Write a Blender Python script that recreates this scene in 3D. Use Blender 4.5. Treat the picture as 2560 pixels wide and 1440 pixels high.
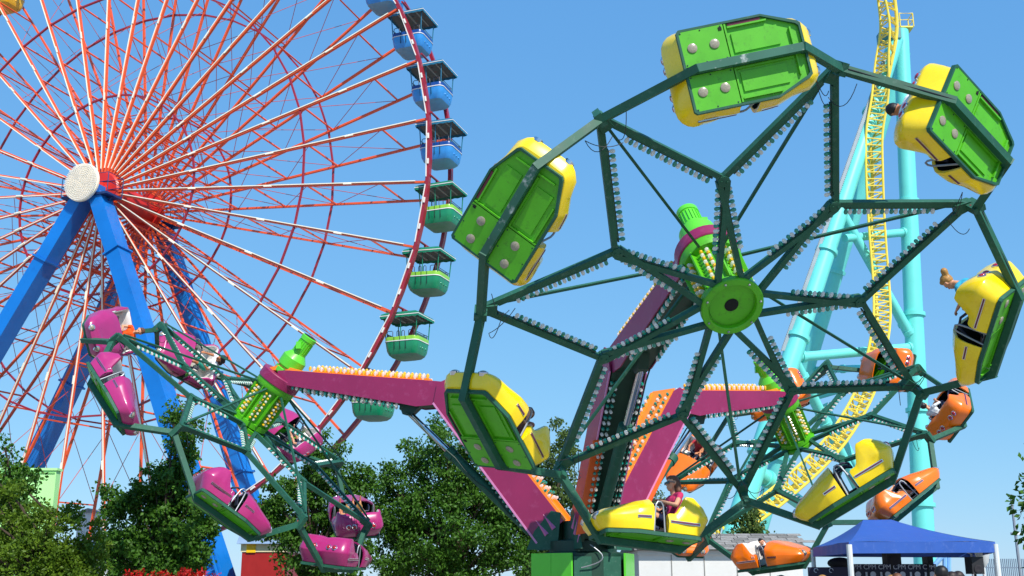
import bpy, math, random
import numpy as np
from mathutils import Vector, Matrix, Quaternion

scene = bpy.context.scene
for o in list(bpy.data.objects):
    bpy.data.objects.remove(o)
R = math.radians
PI = math.pi

# ------------------------------------------------------------------ camera
FPX = 2777.7            # focal length in pixels of a 2560 px wide picture
PITCH = R(14.555)
CAMZ = 1.65
cam_data = bpy.data.cameras.new('camera')
cam_data.sensor_width = 36.0
cam_data.lens = FPX / 2560 * 36
cam_data.clip_start = 0.1
cam_data.clip_end = 6000
cam = bpy.data.objects.new('camera', cam_data)
scene.collection.objects.link(cam)
cam.location = (0, 0, CAMZ)
cam.rotation_euler = (PI / 2 + PITCH, 0, 0)
scene.camera = cam
scene.render.resolution_x, scene.render.resolution_y = 1024, 576

# ------------------------------------------------------------------ light
SUN = Vector((0.33, -0.62, 0.74)).normalized()
world = bpy.data.worlds.new('World')
scene.world = world
world.use_nodes = True
wn = world.node_tree
sky = wn.nodes.new('ShaderNodeTexSky')
sky.sky_type = 'NISHITA'
sky.sun_disc = False
sky.sun_elevation = math.asin(SUN.z)
sky.sun_rotation = math.atan2(SUN.x, SUN.y)
sky.altitude = 0
sky.air_density = 1.0
sky.dust_density = 0.0
sky.ozone_density = 6.0
EXPO = 0.3
# the clear sky's colour response: a camera with a soft shoulder, channel by channel
sep = wn.nodes.new('ShaderNodeSeparateColor')
cmb = wn.nodes.new('ShaderNodeCombineColor')
wn.links.new(sky.outputs[0], sep.inputs[0])
for ch, gain, power in ((0, .575, .61), (1, .78, .42), (2, .977, .24)):
    p_ = wn.nodes.new('ShaderNodeMath')
    p_.operation = 'POWER'
    p_.inputs[1].default_value = power
    m_ = wn.nodes.new('ShaderNodeMath')
    m_.operation = 'MULTIPLY'
    m_.inputs[1].default_value = gain * 1.07 * .1 ** power / .1 / 2 ** EXPO
    wn.links.new(sep.outputs[ch], p_.inputs[0])
    wn.links.new(p_.outputs[0], m_.inputs[0])
    wn.links.new(m_.outputs[0], cmb.inputs[ch])
wn.links.new(cmb.outputs[0], wn.nodes['Background'].inputs[0])
wn.nodes['Background'].inputs[1].default_value = 0.1
sun_data = bpy.data.lights.new('sun', 'SUN')
sun_data.energy = 4.4
sun_data.angle = R(0.5)
sun_data.color = (1.0, 0.955, 0.88)
sun = bpy.data.objects.new('sun', sun_data)
scene.collection.objects.link(sun)
sun.rotation_euler = SUN.to_track_quat('Z', 'Y').to_euler()
scene.view_settings.view_transform = 'Standard'
scene.view_settings.look = 'None'
scene.view_settings.exposure = EXPO
scene.view_settings.gamma = 1
scene.view_settings.use_curve_mapping = False

# ------------------------------------------------------------------ helpers
COL = scene.collection
ct, st = math.cos(PITCH), math.sin(PITCH)


def at(px, py, Y):
    """the point of the place at forward distance Y that photograph pixel (px, py) shows"""
    x = (px - 1280) / FPX
    y = (720 - py) / FPX
    d = Vector((x, ct - st * y, st + ct * y))
    return Vector((0, 0, CAMZ)) + d * (Y / d.y)


def lin(h):
    c = [int(h[i:i + 2], 16) / 255 for i in (0, 2, 4)]
    return tuple(v / 12.92 if v <= .04045 else ((v + .055) / 1.055) ** 2.4 for v in c) + (1,)


MATS = {}


def mat(name, hexcol, rough=.5, metal=0, var=.10, scale=3.0, coat=0, bump=0, dirt=None, dirt_amt=0, spec=.5, bscale=40):
    if name in MATS:
        return MATS[name]
    m = bpy.data.materials.new(name)
    m.use_nodes = True
    nt = m.node_tree
    b = nt.nodes['Principled BSDF']
    col = lin(hexcol)
    tc = nt.nodes.new('ShaderNodeTexCoord')
    nz = nt.nodes.new('ShaderNodeTexNoise')
    nz.inputs['Scale'].default_value = scale
    nz.inputs['Detail'].default_value = 5
    nt.links.new(tc.outputs['Object'], nz.inputs['Vector'])
    rp = nt.nodes.new('ShaderNodeValToRGB')
    rp.color_ramp.elements[0].position = .3
    rp.color_ramp.elements[1].position = .7
    rp.color_ramp.elements[0].color = tuple(max(0, c * (1 - var)) for c in col[:3]) + (1,)
    rp.color_ramp.elements[1].color = tuple(min(1, c * (1 + var * .7)) for c in col[:3]) + (1,)
    nt.links.new(nz.outputs['Fac'], rp.inputs[0])
    out = rp.outputs[0]
    if dirt:
        n2 = nt.nodes.new('ShaderNodeTexNoise')
        n2.inputs['Scale'].default_value = scale * 3.1
        n2.inputs['Detail'].default_value = 8
        n2.inputs['Roughness'].default_value = .7
        nt.links.new(tc.outputs['Object'], n2.inputs['Vector'])
        r2 = nt.nodes.new('ShaderNodeValToRGB')
        r2.color_ramp.elements[0].position = .55
        r2.color_ramp.elements[1].position = .72
        r2.color_ramp.elements[0].color = (0, 0, 0, 1)
        r2.color_ramp.elements[1].color = (dirt_amt,) * 3 + (1,)
        nt.links.new(n2.outputs['Fac'], r2.inputs[0])
        mx = nt.nodes.new('ShaderNodeMixRGB')
        mx.inputs[2].default_value = lin(dirt)
        nt.links.new(r2.outputs[0], mx.inputs[0])
        nt.links.new(out, mx.inputs[1])
        out = mx.outputs[0]
    nt.links.new(out, b.inputs['Base Color'])
    rr = nt.nodes.new('ShaderNodeMapRange')
    rr.inputs['To Min'].default_value = max(.03, rough - .07)
    rr.inputs['To Max'].default_value = min(1, rough + .1)
    nt.links.new(nz.outputs['Fac'], rr.inputs[0])
    nt.links.new(rr.outputs[0], b.inputs['Roughness'])
    b.inputs['Metallic'].default_value = metal
    b.inputs['Specular IOR Level'].default_value = spec
    b.inputs['Coat Weight'].default_value = coat
    b.inputs['Coat Roughness'].default_value = .12
    if bump:
        n3 = nt.nodes.new('ShaderNodeTexNoise')
        n3.inputs['Scale'].default_value = bscale
        n3.inputs['Detail'].default_value = 4
        nt.links.new(tc.outputs['Object'], n3.inputs['Vector'])
        bp = nt.nodes.new('ShaderNodeBump')
        bp.inputs['Strength'].default_value = bump
        bp.inputs['Distance'].default_value = .02
        nt.links.new(n3.outputs['Fac'], bp.inputs['Height'])
        nt.links.new(bp.outputs[0], b.inputs['Normal'])
    MATS[name] = m
    return m


def leaf_mat(name, hexcol, hex2, trans=.35):
    if name in MATS:
        return MATS[name]
    m = bpy.data.materials.new(name)
    m.use_nodes = True
    nt = m.node_tree
    b = nt.nodes['Principled BSDF']
    tc = nt.nodes.new('ShaderNodeTexCoord')
    nz = nt.nodes.new('ShaderNodeTexNoise')
    nz.inputs['Scale'].default_value = 2.6
    nz.inputs['Detail'].default_value = 7
    nz.inputs['Roughness'].default_value = .75
    nt.links.new(tc.outputs['Object'], nz.inputs['Vector'])
    rp = nt.nodes.new('ShaderNodeValToRGB')
    rp.color_ramp.elements[0].position = .36
    rp.color_ramp.elements[1].position = .66
    rp.color_ramp.elements[0].color = lin(hexcol)
    rp.color_ramp.elements[1].color = lin(hex2)
    nt.links.new(nz.outputs['Fac'], rp.inputs[0])
    nt.links.new(rp.outputs[0], b.inputs['Base Color'])
    b.inputs['Roughness'].default_value = .5
    b.inputs['Specular IOR Level'].default_value = .3
    tr = nt.nodes.new('ShaderNodeBsdfTranslucent')
    nt.links.new(rp.outputs[0], tr.inputs[0])
    mx = nt.nodes.new('ShaderNodeMixShader')
    mx.inputs[0].default_value = trans
    nt.links.new(b.outputs[0], mx.inputs[1])
    nt.links.new(tr.outputs[0], mx.inputs[2])
    nt.links.new(mx.outputs[0], nt.nodes['Material Output'].inputs[0])
    MATS[name] = m
    return m


# ---- paints and other materials
LIME = mat('lime_green_paint', '55b412', .45, var=.10, coat=.12, dirt='3f6a1a', dirt_amt=.6)
LIMEB = mat('bright_lime_paint', '5fd02a', .4, var=.06, coat=.3)
DGREEN = mat('dark_green_paint', '245a46', .55, var=.18, dirt='7f9388', dirt_amt=.28, spec=.35)
DGREEN2 = mat('black_green_paint', '143c2c', .5, var=.2)
SCUFF = mat('scuffed_green_paint', '2c6450', .5, var=.25, scale=1.6, dirt='c9cdc8', dirt_amt=.9)
YEL = mat('yellow_fibreglass', 'ffd808', .26, var=.07, coat=.5, dirt='c79a10', dirt_amt=.22)
PINK = mat('magenta_fibreglass', 'ab286c', .28, var=.07, coat=.45, dirt='8a1f58', dirt_amt=.2)
ORNG = mat('orange_fibreglass', 'ff7600', .28, var=.06, coat=.4, dirt='d25c08', dirt_amt=.2)
PURP = mat('plum_purple_paint', '8e1b4f', .42, var=.10, coat=.2, scale=1.2, dirt='b8608c', dirt_amt=.30)
ORANGE = mat('orange_paint', 'ff8a12', .4, var=.07, coat=.3)
LINER = mat('white_fibreglass', 'e9e4de', .35, var=.04, coat=.4)
DARKIN = mat('dark_upholstery', '1c1820', .7, var=.2)
CHROME = mat('chrome', 'd8d8dc', .15, metal=1, var=.04)
STEEL = mat('grey_steel_tube', '9a9ea3', .45, metal=.6, var=.08)
BARBLK = mat('navy_rubber_bar', '1b2038', .45, var=.1)
MAROON = mat('maroon_trim', '6d2238', .35, var=.1)
REDL = mat('red_lens', 'b0101c', .12, var=.05, coat=1)
LAMP = mat('frosted_lamp_glass', '9c937e', .3, var=.25, scale=40, coat=.5)
BW = mat('white_bulb', 'fffaf2', .22, var=.02, coat=.6)
_nt = BW.node_tree
_tr = _nt.nodes.new('ShaderNodeBsdfTranslucent')
_tr.inputs[0].default_value = (1, .97, .93, 1)
_mx = _nt.nodes.new('ShaderNodeMixShader')
_mx.inputs[0].default_value = .62
_nt.links.new(_nt.nodes['Principled BSDF'].outputs[0], _mx.inputs[1])
_nt.links.new(_tr.outputs[0], _mx.inputs[2])
_nt.links.new(_mx.outputs[0], _nt.nodes['Material Output'].inputs[0])
BG = mat('teal_green_bulb', '0a8a76', .15, var=.05, coat=.8)
BY = mat('yellow_bulb', 'f4c01c', .18, var=.04, coat=.8)
CABLE = mat('black_cable', '22262a', .5, var=.1)
BLK = mat('matte_black', '0a0a0a', .8, var=.1)
FRED = mat('ferris_orange_red_paint', 'ee5a20', .42, var=.12, coat=.2, dirt='b53a30', dirt_amt=.5)
FRIM = mat('ferris_rim_red_paint', '9c1c2c', .4, var=.15, coat=.3)
FROD = mat('ferris_rod_paint', 'b8483e', .5, var=.3, scale=1.2)
FCREAM = mat('cream_light_tube', 'fff2d8', .35, var=.06)
FBLUE = mat('ferris_blue_paint', '0672c6', .36, var=.10, coat=.35, scale=.6, dirt='0c4c98', dirt_amt=.4)
FDECK = mat('ferris_platform_steel', '14356b', .55, var=.2)
CYAN = mat('turquoise_paint', '6fdcd2', .4, var=.05, coat=.2, scale=.5, dirt='58b9b4', dirt_amt=.3)
TRACKY = mat('coaster_yellow_paint', 'f6d848', .38, var=.08, coat=.3)
SKIN = mat('skin', 'd99a76', .5, var=.06, scale=8)
SKINT = mat('tanned_skin', 'c07a50', .5, var=.06, scale=8)


class MB:
    """collects shapes, then builds ONE mesh object"""

    def __init__(s):
        s.v, s.f, s.mi, s.sm = [], [], [], []

    def add(s, vs, fs, mi=0, smooth=False):
        b = len(s.v)
        s.v.extend([tuple(p) for p in vs])
        for f in fs:
            s.f.append(tuple(i + b for i in f))
            s.mi.append(mi)
            s.sm.append(smooth)
        return s

    def box(s, c, size, rot=None, mi=0):
        c = Vector(c)
        hx, hy, hz = [k / 2 for k in size]
        vs = [Vector((x * hx, y * hy, z * hz)) for x in (-1, 1) for y in (-1, 1) for z in (-1, 1)]
        if rot is not None:
            vs = [rot @ p for p in vs]
        return s.add([p + c for p in vs],
                     [(0, 1, 3, 2), (4, 6, 7, 5), (0, 4, 5, 1), (2, 3, 7, 6), (0, 2, 6, 4), (1, 5, 7, 3)], mi)

    def beam(s, p0, p1, w, h, up=(0, 0, 1), mi=0, w1=None, h1=None):
        """rectangular bar; w across, h along `up`"""
        p0, p1 = Vector(p0), Vector(p1)
        d = (p1 - p0).normalized()
        sx = d.cross(Vector(up))
        if sx.length < 1e-4:
            sx = d.cross(Vector((1, 0, 0)))
        sx.normalize()
        u = sx.cross(d)
        vs = []
        for p, ww, hh in ((p0, w, h), (p1, w1 or w, h1 or h)):
            for a, b in ((-1, -1), (1, -1), (1, 1), (-1, 1)):
                vs.append(p + sx * a * ww / 2 + u * b * hh / 2)
        return s.add(vs, [(3, 2, 1, 0), (4, 5, 6, 7), (0, 1, 5, 4), (1, 2, 6, 5), (2, 3, 7, 6), (3, 0, 4, 7)], mi)

    def path(s, pts, r, n=8, mi=0, closed=False, caps=True, smooth=True):
        pts = [Vector(p) for p in pts]
        rs = r if isinstance(r, (list, tuple)) else [r] * len(pts)
        N = len(pts)
        rings = []
        u = None
        for i, p in enumerate(pts):
            a = pts[i - 1] if (i > 0 or closed) else p
            b = pts[(i + 1) % N] if (i < N - 1 or closed) else p
            d = (b - a).normalized()
            if u is None:
                u = d.cross(Vector((0, 0, 1)))
                if u.length < 1e-3:
                    u = d.cross(Vector((1, 0, 0)))
            u = (u - d * u.dot(d)).normalized()
            w = d.cross(u)
            rings.append([p + (u * math.cos(2 * PI * k / n) + w * math.sin(2 * PI * k / n)) * rs[i] for k in range(n)])
        return s.loft(rings, mi, closed_ring=True, caps=caps and not closed, loop=closed, smooth=smooth)

    def tube(s, p0, p1, r, n=8, mi=0, r1=None):
        return s.path([p0, p1], [r, r1 if r1 is not None else r], n, mi)

    def loft(s, rings, mi=0, closed_ring=True, caps=False, loop=False, smooth=True):
        n = len(rings[0])
        vs = [p for rg in rings for p in rg]
        fs = []
        M = len(rings)
        for i in range(M if loop else M - 1):
            j = (i + 1) % M
            for k in range(n if closed_ring else n - 1):
                l = (k + 1) % n
                fs.append((i * n + k, i * n + l, j * n + l, j * n + k))
        s.add(vs, fs, mi, smooth)
        if caps:
            b = len(s.v) - len(vs)
            s.f.append(tuple(b + k for k in reversed(range(n))))
            s.f.append(tuple(b + (M - 1) * n + k for k in range(n)))
            s.mi += [mi, mi]
            s.sm += [False, False]
        return s

    def lathe(s, prof, o, axis, n=12, mi=0, smooth=True, caps=True):
        """prof: list of (radius, height along axis)"""
        axis = Vector(axis).normalized()
        o = Vector(o)
        u = axis.cross(Vector((0, 0, 1)))
        if u.length < 1e-3:
            u = Vector((1, 0, 0))
        u.normalize()
        w = axis.cross(u)
        rings = [[o + axis * h + (u * math.cos(2 * PI * k / n) + w * math.sin(2 * PI * k / n)) * max(r, 1e-4)
                  for k in range(n)] for r, h in prof]
        return s.loft(rings, mi, True, caps, False, smooth)

    def prism(s, poly, o, ax, ay, az, depth, mi=0):
        """2D polygon in (ax, ay) extruded by depth along az, centred"""
        o, ax, ay, az = Vector(o), Vector(ax), Vector(ay), Vector(az)
        n = len(poly)
        vs = [o + ax * a + ay * b - az * depth / 2 for a, b in poly] + [o + ax * a + ay * b + az * depth / 2 for a, b in poly]
        fs = [tuple(reversed(range(n))), tuple(range(n, 2 * n))]
        fs += [(k, (k + 1) % n, n + (k + 1) % n, n + k) for k in range(n)]
        return s.add(vs, fs, mi)

    def ball(s, c, r, n=10, m=7, mi=0, scale=(1, 1, 1), rot=None):
        rings = []
        for j in range(m + 1):
            a = -PI / 2 + PI * j / m
            rg = []
            for k in range(n):
                q = Vector((math.cos(a) * math.cos(2 * PI * k / n) * scale[0], math.cos(a) * math.sin(2 * PI * k / n) * scale[1], math.sin(a) * scale[2])) * r
                if j in (0, m):
                    q = q + Vector((math.cos(2 * PI * k / n), math.sin(2 * PI * k / n), 0)) * r * .003
                if rot is not None:
                    q = rot @ q
                rg.append(Vector(c) + q)
            rings.append(rg)
        return s.loft(rings, mi, True, True)

    def mesh(s, name, mats, angle=35, off=None):
        me = bpy.data.meshes.new(name)
        v = s.v
        if off is not None:
            off = Vector(off)
            v = [(p[0] - off.x, p[1] - off.y, p[2] - off.z) for p in v]
        me.from_pydata(v, [], s.f)
        if not isinstance(mats, (list, tuple)):
            mats = [mats]
        for m in mats:
            me.materials.append(m)
        me.polygons.foreach_set('material_index', s.mi)
        me.polygons.foreach_set('use_smooth', s.sm)
        import bmesh
        bm = bmesh.new()
        bm.from_mesh(me)
        bmesh.ops.recalc_face_normals(bm, faces=bm.faces)
        bm.to_mesh(me)
        bm.free()
        if any(s.sm):
            me.set_sharp_from_angle(angle=R(angle))
        me.update()
        return me

    def build(s, name, mats, parent=None, local=False, angle=35):
        """world coordinates unless local; parent is a thing or part"""
        off = None
        if parent is not None and not local:
            off = world_loc(parent)
        elif parent is None and not local and s.v:
            off = None
        me = s.mesh(name, mats, angle, off)
        return obj(name, me, parent)


def world_loc(o):
    l = Vector(o.location)
    while o.parent is not None:
        o = o.parent
        l = l + o.location
    return l


def obj(name, me, parent=None):
    o = bpy.data.objects.new(name, me)
    COL.objects.link(o)
    if parent is not None:
        o.parent = parent
    return o


def thing(name, label, cat, loc=(0, 0, 0), group=None):
    o = bpy.data.objects.new(name, None)
    o.empty_display_size = .2
    COL.objects.link(o)
    o.location = loc
    return tag(o, label, cat, group)


def tag(o, label=None, cat=None, group=None, kind=None):
    if label:
        o['label'] = label
    if cat:
        o['category'] = cat
    if group:
        o['group'] = group
    if kind:
        o['kind'] = kind
    return o


def copy_tree(o, parent=None):
    c = o.copy()
    COL.objects.link(c)
    c.parent = parent
    for ch in list(o.children):
        copy_tree(ch, c)
    return c


def frame(origin, x, y, z):
    return Matrix(((x[0], y[0], z[0], origin[0]), (x[1], y[1], z[1], origin[1]), (x[2], y[2], z[2], origin[2]), (0, 0, 0, 1)))


# ------------------------------------------------------------------ ground
g = MB()
g.add([(-900, -60, 0), (900, -60, 0), (900, 1500, 0), (-900, 1500, 0)], [(0, 1, 2, 3)])
ground = g.build('ground', mat('grey_asphalt', '918c85', .85, var=.12, scale=.4, bump=.2))
tag(ground, kind='structure')
g = MB()
g.add([(-2500, 110, .05), (2500, 110, .05), (2500, 5000, .05), (-2500, 5000, .05)], [(0, 1, 2, 3)])
tag(g.build('lake_water', mat('lake_blue', '2d5674', .12, var=.2, scale=.05, bump=.4, bscale=2)), kind='structure')

# ------------------------------------------------------------------ spinning ride: common numbers
RIDE = Vector((1.784, 28.654, 0))
WHEELS = []        # (centre, up, t, v, phase, e)
for Rh, zh, tau, ph0, k in ((9.752, 6.337, -2.337, 3.957, 0), (9.772, 5.814, -2.388, 1.275, 1), (9.695, 5.886, -2.378, 0.216, 2)):
    ph = -1.355 + k * 2 * PI / 3
    e = Vector((math.cos(ph), math.sin(ph), 0))
    t = Vector((-math.sin(ph), math.cos(ph), 0))
    up = Vector((0, 0, -math.cos(tau))) + e * math.sin(tau)
    v = e * math.cos(tau) + Vector((0, 0, math.sin(tau)))
    c = RIDE + e * Rh + Vector((0, 0, zh))
    tl = math.acos(up.z) - R(7)
    hub = Vector((0, 0, math.cos(tl))) - e * math.sin(tl)
    WHEELS.append(dict(c=c, up=up, t=t, v=v, ph=ph0, e=e, hub=hub))
A7 = 2 * PI / 7


def bulb_mesh(name, m):
    b = MB()
    b.lathe([(.022, 0), (.024, .03), (.042, .07), (.045, .105), (.03, .138), (.004, .147)], (0, 0, 0), (0, 0, 1), 7)
    return b.mesh(name, m, 60)


BULB = {'w': bulb_mesh('bulb', BW), 'g': bulb_mesh('bulb', BG), 'y': bulb_mesh('bulb', BY)}


def put_bulbs(parent, p0, p1, d, n, kinds, single=True, size=1.0):
    """n bulbs from p0 to p1 standing along direction d; one object each, or joined in one part"""
    p0, p1, d = Vector(p0), Vector(p1), Vector(d).normalized()
    if single:
        q = d.to_track_quat('Z', 'Y')
        base = world_loc(parent)
        for i in range(n):
            p = p0.lerp(p1, (i + .5) / n)
            o = bpy.data.objects.new('bulb', BULB[kinds[i % len(kinds)]])
            COL.objects.link(o)
            o.parent = parent
            o.location = p - base
            o.rotation_mode = 'QUATERNION'
            j = Vector((random.uniform(-1, 1), random.uniform(-1, 1), random.uniform(-1, 1))) * .10
            o.rotation_quaternion = (d + j).to_track_quat('Z', 'Y')
            o.scale = (size,) * 3
        return
    mb = MB()
    cm = {'w': 0, 'g': 1, 'y': 2}
    for i in range(n):
        p = p0.lerp(p1, (i + .5) / n)
        mb.lathe([(.024 * size, 0), (.043 * size, .06 * size), (.042 * size, .11 * size), (.006, .14 * size)], p, d, 6, cm[kinds[i % len(kinds)]])
    o = mb.build('bulb_row', [BW, BG, BY], parent)
    o['kind'] = 'stuff'


random.seed(4)
RTIP, RIN, RHUB = 4.4, 2.445, .86
RHO, HB, XT, XN = 4.851, -.978, -.482, 1.044
BANK = R(53)
WNAME = ['yellow', 'orange', 'pink']


def build_wheel(w, idx):
    c, up, t, v, ph, hub = w['c'], w['up'], w['t'], w['v'], w['ph'], w['hub']

    def pol(r, a, h=0):
        return c + (t * math.cos(a) + v * math.sin(a)) * r + up * h
    lab = ['dark green star-shaped wheel of the nearest arm, carrying yellow gondolas',
           'dark green star-shaped wheel behind on the right, carrying orange gondolas',
           'dark green star-shaped wheel on the left arm, carrying pink gondolas'][idx]
    T = thing('ride_rotor', lab, 'ride wheel', c, 'star wheels of the spinning ride')
    near = idx == 0
    # ---- hub: barrel, ribs, bulbs, cap, collar, motor
    b = MB()
    b.lathe([(.52, -.02), (.52, .12), (.43, .13), (.43, 1.12), (.55, 1.14), (.58, 1.2), (.58, 1.34)], c, hub, 32)
    barrel = b.build('hub_barrel', LIME, T)
    hx = hub.cross(Vector((0, 0, 1))).normalized()
    hy = hub.cross(hx)
    for i in range(14):
        a = 2 * PI * i / 14
        d = hx * math.cos(a) + hy * math.sin(a)
        if i % 2 == 0:
            m = MB()
            m.beam(c + d * .47 + hub * .1, c + d * .50 + hub * 1.16, .03, .16, d)
            m.build('rib', LIME, barrel)
        else:
            for off in (-.07, .07):
                dd = hx * math.cos(a + off * 1.6) + hy * math.sin(a + off * 1.6)
                put_bulbs(barrel, c + dd * .43 + hub * .18, c + dd * .43 + hub * 1.08, dd, 9, 'wy' if off > 0 else 'yw', False, .9)
    b = MB()
    b.lathe([(.40, -.03), (.43, -.035), (.44, -.13), (.45, -.14), (.555, -.14), (.57, -.12), (.57, -.02), (.3, 0)], c, up, 48, caps=False)
    cap = b.build('hub_cap', LIME, T)
    b = MB()
    b.lathe([(.41, -.032), (.405, -.05), (.13, -.055), (.125, -.04), (.12, .05)], c, up, 48, caps=False)
    b.build('cap_plate', LIME, cap)
    b = MB()
    b.lathe([(.128, -.062), (.12, -.066), (.02, -.064)], c, up, 24)  # black disc in front of the plate, its colour stands for a hole's dark inside
    b.build('hole_shade_disc', BLK, cap)
    for i in range(7):
        a = ph + A7 * (i + .25)
        m = MB()
        m.lathe([(.022, 0), (.022, .02), (.012, .03)], pol(.505, a, -.14), -up, 6)
        m.build('bolt', STEEL, cap)
    b = MB()
    b.lathe([(.56, 1.345), (.585, 1.35), (.585, 1.58), (.5, 1.6)], c, hub, 36)
    b.build('collar', PURP, T)
    b = MB()
    b.lathe([(.30, 1.66), (.34, 1.7), (.34, 1.82), (.29, 1.86), (.36, 1.93), (.36, 2.22), (.27, 2.34), (.22, 2.4), (.22, 2.44)], c, hub, 24)
    motor = b.build('motor_gearbox', LIMEB, T)
    b = MB()
    b.lathe([(.20, 2.44), (.20, 2.82), (.225, 2.83), (.225, 2.95), (.19, 2.97)], c, hub, 24)
    for i in range(20):
        a = 2 * PI * i / 20
        d = hx * math.cos(a) + hy * math.sin(a)
        b.beam(c + d * .205 + hub * 2.46, c + d * .205 + hub * 2.80, .012, .03, d)
    b.box(c + hx * .25 + hub * 2.62, (.14, .14, .2))
    b.build('motor_housing', LIMEB, motor)
    b = MB()
    b.lathe([(.19, 2.975), (.18, 2.98)], c, hub, 24)
    b.build('motor_grille', BLK, motor)
    for i in range(6):
        a = 2 * PI * i / 6 + .3
        d = hx * math.cos(a) + hy * math.sin(a)
        m = MB()
        m.lathe([(.025, 0), (.025, .03)], c + d * .33 + hub * 1.825, hub, 6)
        m.build('bolt', LIMEB, motor)
    # ---- struts, bulbs
    left = 300
    for k in range(7):
        ta = ph + k * A7
        tip = pol(RTIP, ta)
        hb = pol(RHUB * .62, ta, -.03)
        cen = pol(1.9, ta)
        for sgn in (-1, 1):
            ip = pol(RIN, ta + sgn * A7 / 2)
            for kind, p0, p1 in (('inner', hb, ip), ('outer', ip, tip)):
                d = (p1 - p0).normalized()
                side = (cen - (p0 + p1) / 2)
                side = (side - up * side.dot(up))
                side = (side - d * side.dot(d)).normalized()
                o_ = -side * .075 if kind == 'inner' else -side * .03
                m = MB()
                q0 = p0 + o_ * (0.2 if kind == 'inner' else 1)
                m.beam(q0, p1 + o_, .095, .12, up)
                m.beam(p0.lerp(p1, .12) + o_ + side * .058 - up * .01, p0.lerp(p1, .9) + o_ + side * .058 - up * .01, .018, .10, up)
                st_ = m.build('strut', DGREEN, T)
                a0, a1 = (.30, .93) if kind == 'inner' else (.08, .78)
                n = 15 if kind == 'inner' else 20
                m = MB()
                m.beam(p0.lerp(p1, a0) + o_ + side * .075, p0.lerp(p1, a1) + o_ + side * .075, .03, .07, up)
                m.build('bulb_channel', DGREEN2, st_)
                single = near and left >= n
                if single:
                    left -= n
                put_bulbs(st_, p0.lerp(p1, a0) + o_ + side * .075, p0.lerp(p1, a1) + o_ + side * .075, side - up * .15, n, 'wg' if k % 2 else 'gw', single, .86)
        # node plates at inner points
        ipc = pol(RIN, ta + A7 / 2)
        m = MB()
        m.lathe([(.08, -.085), (.105, -.08), (.105, .08), (.08, .085)], ipc, up, 8)
        for q in (-.05, .05):
            m.lathe([(.018, 0), (.018, .02)], ipc - up * .085 + t * q, -up, 6)
        m.build('joint_plate', DGREEN, T)
        # thin upper stay
        m = MB()
        top = c + hub * 1.15 + ((tip - c) - hub * (tip - c).dot(hub)).normalized() * .55
        m.beam(top, tip + up * .1, .05, .05, up)
        m.build('stay', DGREEN, T)
        # tip bracket
        m = MB()
        tr = (tip - c).normalized()
        tt = up.cross(tr)
        m.prism([(-.2, -.11), (.08, -.08), (.14, -.03), (.14, .03), (.08, .08), (-.2, .11)], tip - up * .02, tr, tt, up, .17)
        m.beam(tip + tr * .06 + up * .02, tip + tr * .12 - up * .32, .12, .22, tr)
        br = m.build('tip_bracket', DGREEN, T)
        m = MB()
        m.box(tip + tr * .05 - up * .16, (.1, .1, .06))
        m.build('red_marker', REDL, br)
        # cables
        for q in range(3):
            pts = []
            a0, b0 = pol(RTIP - .3 - .1 * q, ta + .01 * q, -.14), pol(RTIP - .05, ta + (.09 if q % 2 else -.09), -.18)
            sag = random.uniform(.06, .28)
            sd = Vector((random.uniform(-.2, .2), random.uniform(-.15, .1), -1))
            for i in range(9):
                f = i / 8
                pts.append(a0.lerp(b0, f) + sd * sag * 4 * f * (1 - f))
            m = MB()
            m.path(pts, .007, 5)
            m.build('cable', CABLE, br)
    # ---- beams that carry the gondolas
    for k in range(7):
        a0, a1, am = ph + k * A7, ph + (k + 1) * A7, ph + (k + .5) * A7
        rad = t * math.cos(am) + v * math.sin(am)
        tan = -t * math.sin(am) + v * math.cos(am)
        gz = (up * math.sin(BANK) - rad * math.cos(BANK)).normalized()
        B0 = c + rad * RHO + up * HB + tan * (XT - .1)
        B1 = c + rad * RHO + up * HB + tan * XN
        d0 = (pol(RTIP, a0) - c).normalized()
        d1 = (pol(RTIP, a1) - c).normalized()
        P0 = pol(RTIP + .12, a0, -.25) + tan * .04
        P1 = pol(RTIP + .12, a1, -.25) - tan * .04
        m = MB()
        m.beam(P0, B0 + (B0 - P0).normalized() * .05, .125, .13, gz)
        bm_ = m.build('gondola_beam', DGREEN, T)
        m = MB()
        m.beam(B1 + (B1 - P1).normalized() * .05, P1, .125, .13, gz)
        m.build('gondola_beam', DGREEN, T)
        m = MB()
        m.beam(B0, B1, .123, .128, gz)
        m.build('gondola_beam', SCUFF if (near and k in (0, 6)) else DGREEN, T)
        if near and k in (1, 2, 4, 5):
            pts = [P0.lerp(B0, f) - gz * (.075 + .012 * math.sin(f * 9 + k)) for f in [i / 10 for i in range(11)]]
            m = MB()
            m.path(pts, .012, 5)
            m.build('cable', CABLE, bm_)
    return T


for i, w in enumerate(WHEELS):
    build_wheel(w, i)


# ------------------------------------------------------------------ gondola
def lerp_tab(tab, x):
    for (a, b), (c_, d) in zip(tab, tab[1:]):
        if x <= c_:
            f = 0 if c_ == a else max(0, (x - a) / (c_ - a))
            return b + (d - b) * f
    return tab[-1][1]


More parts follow.
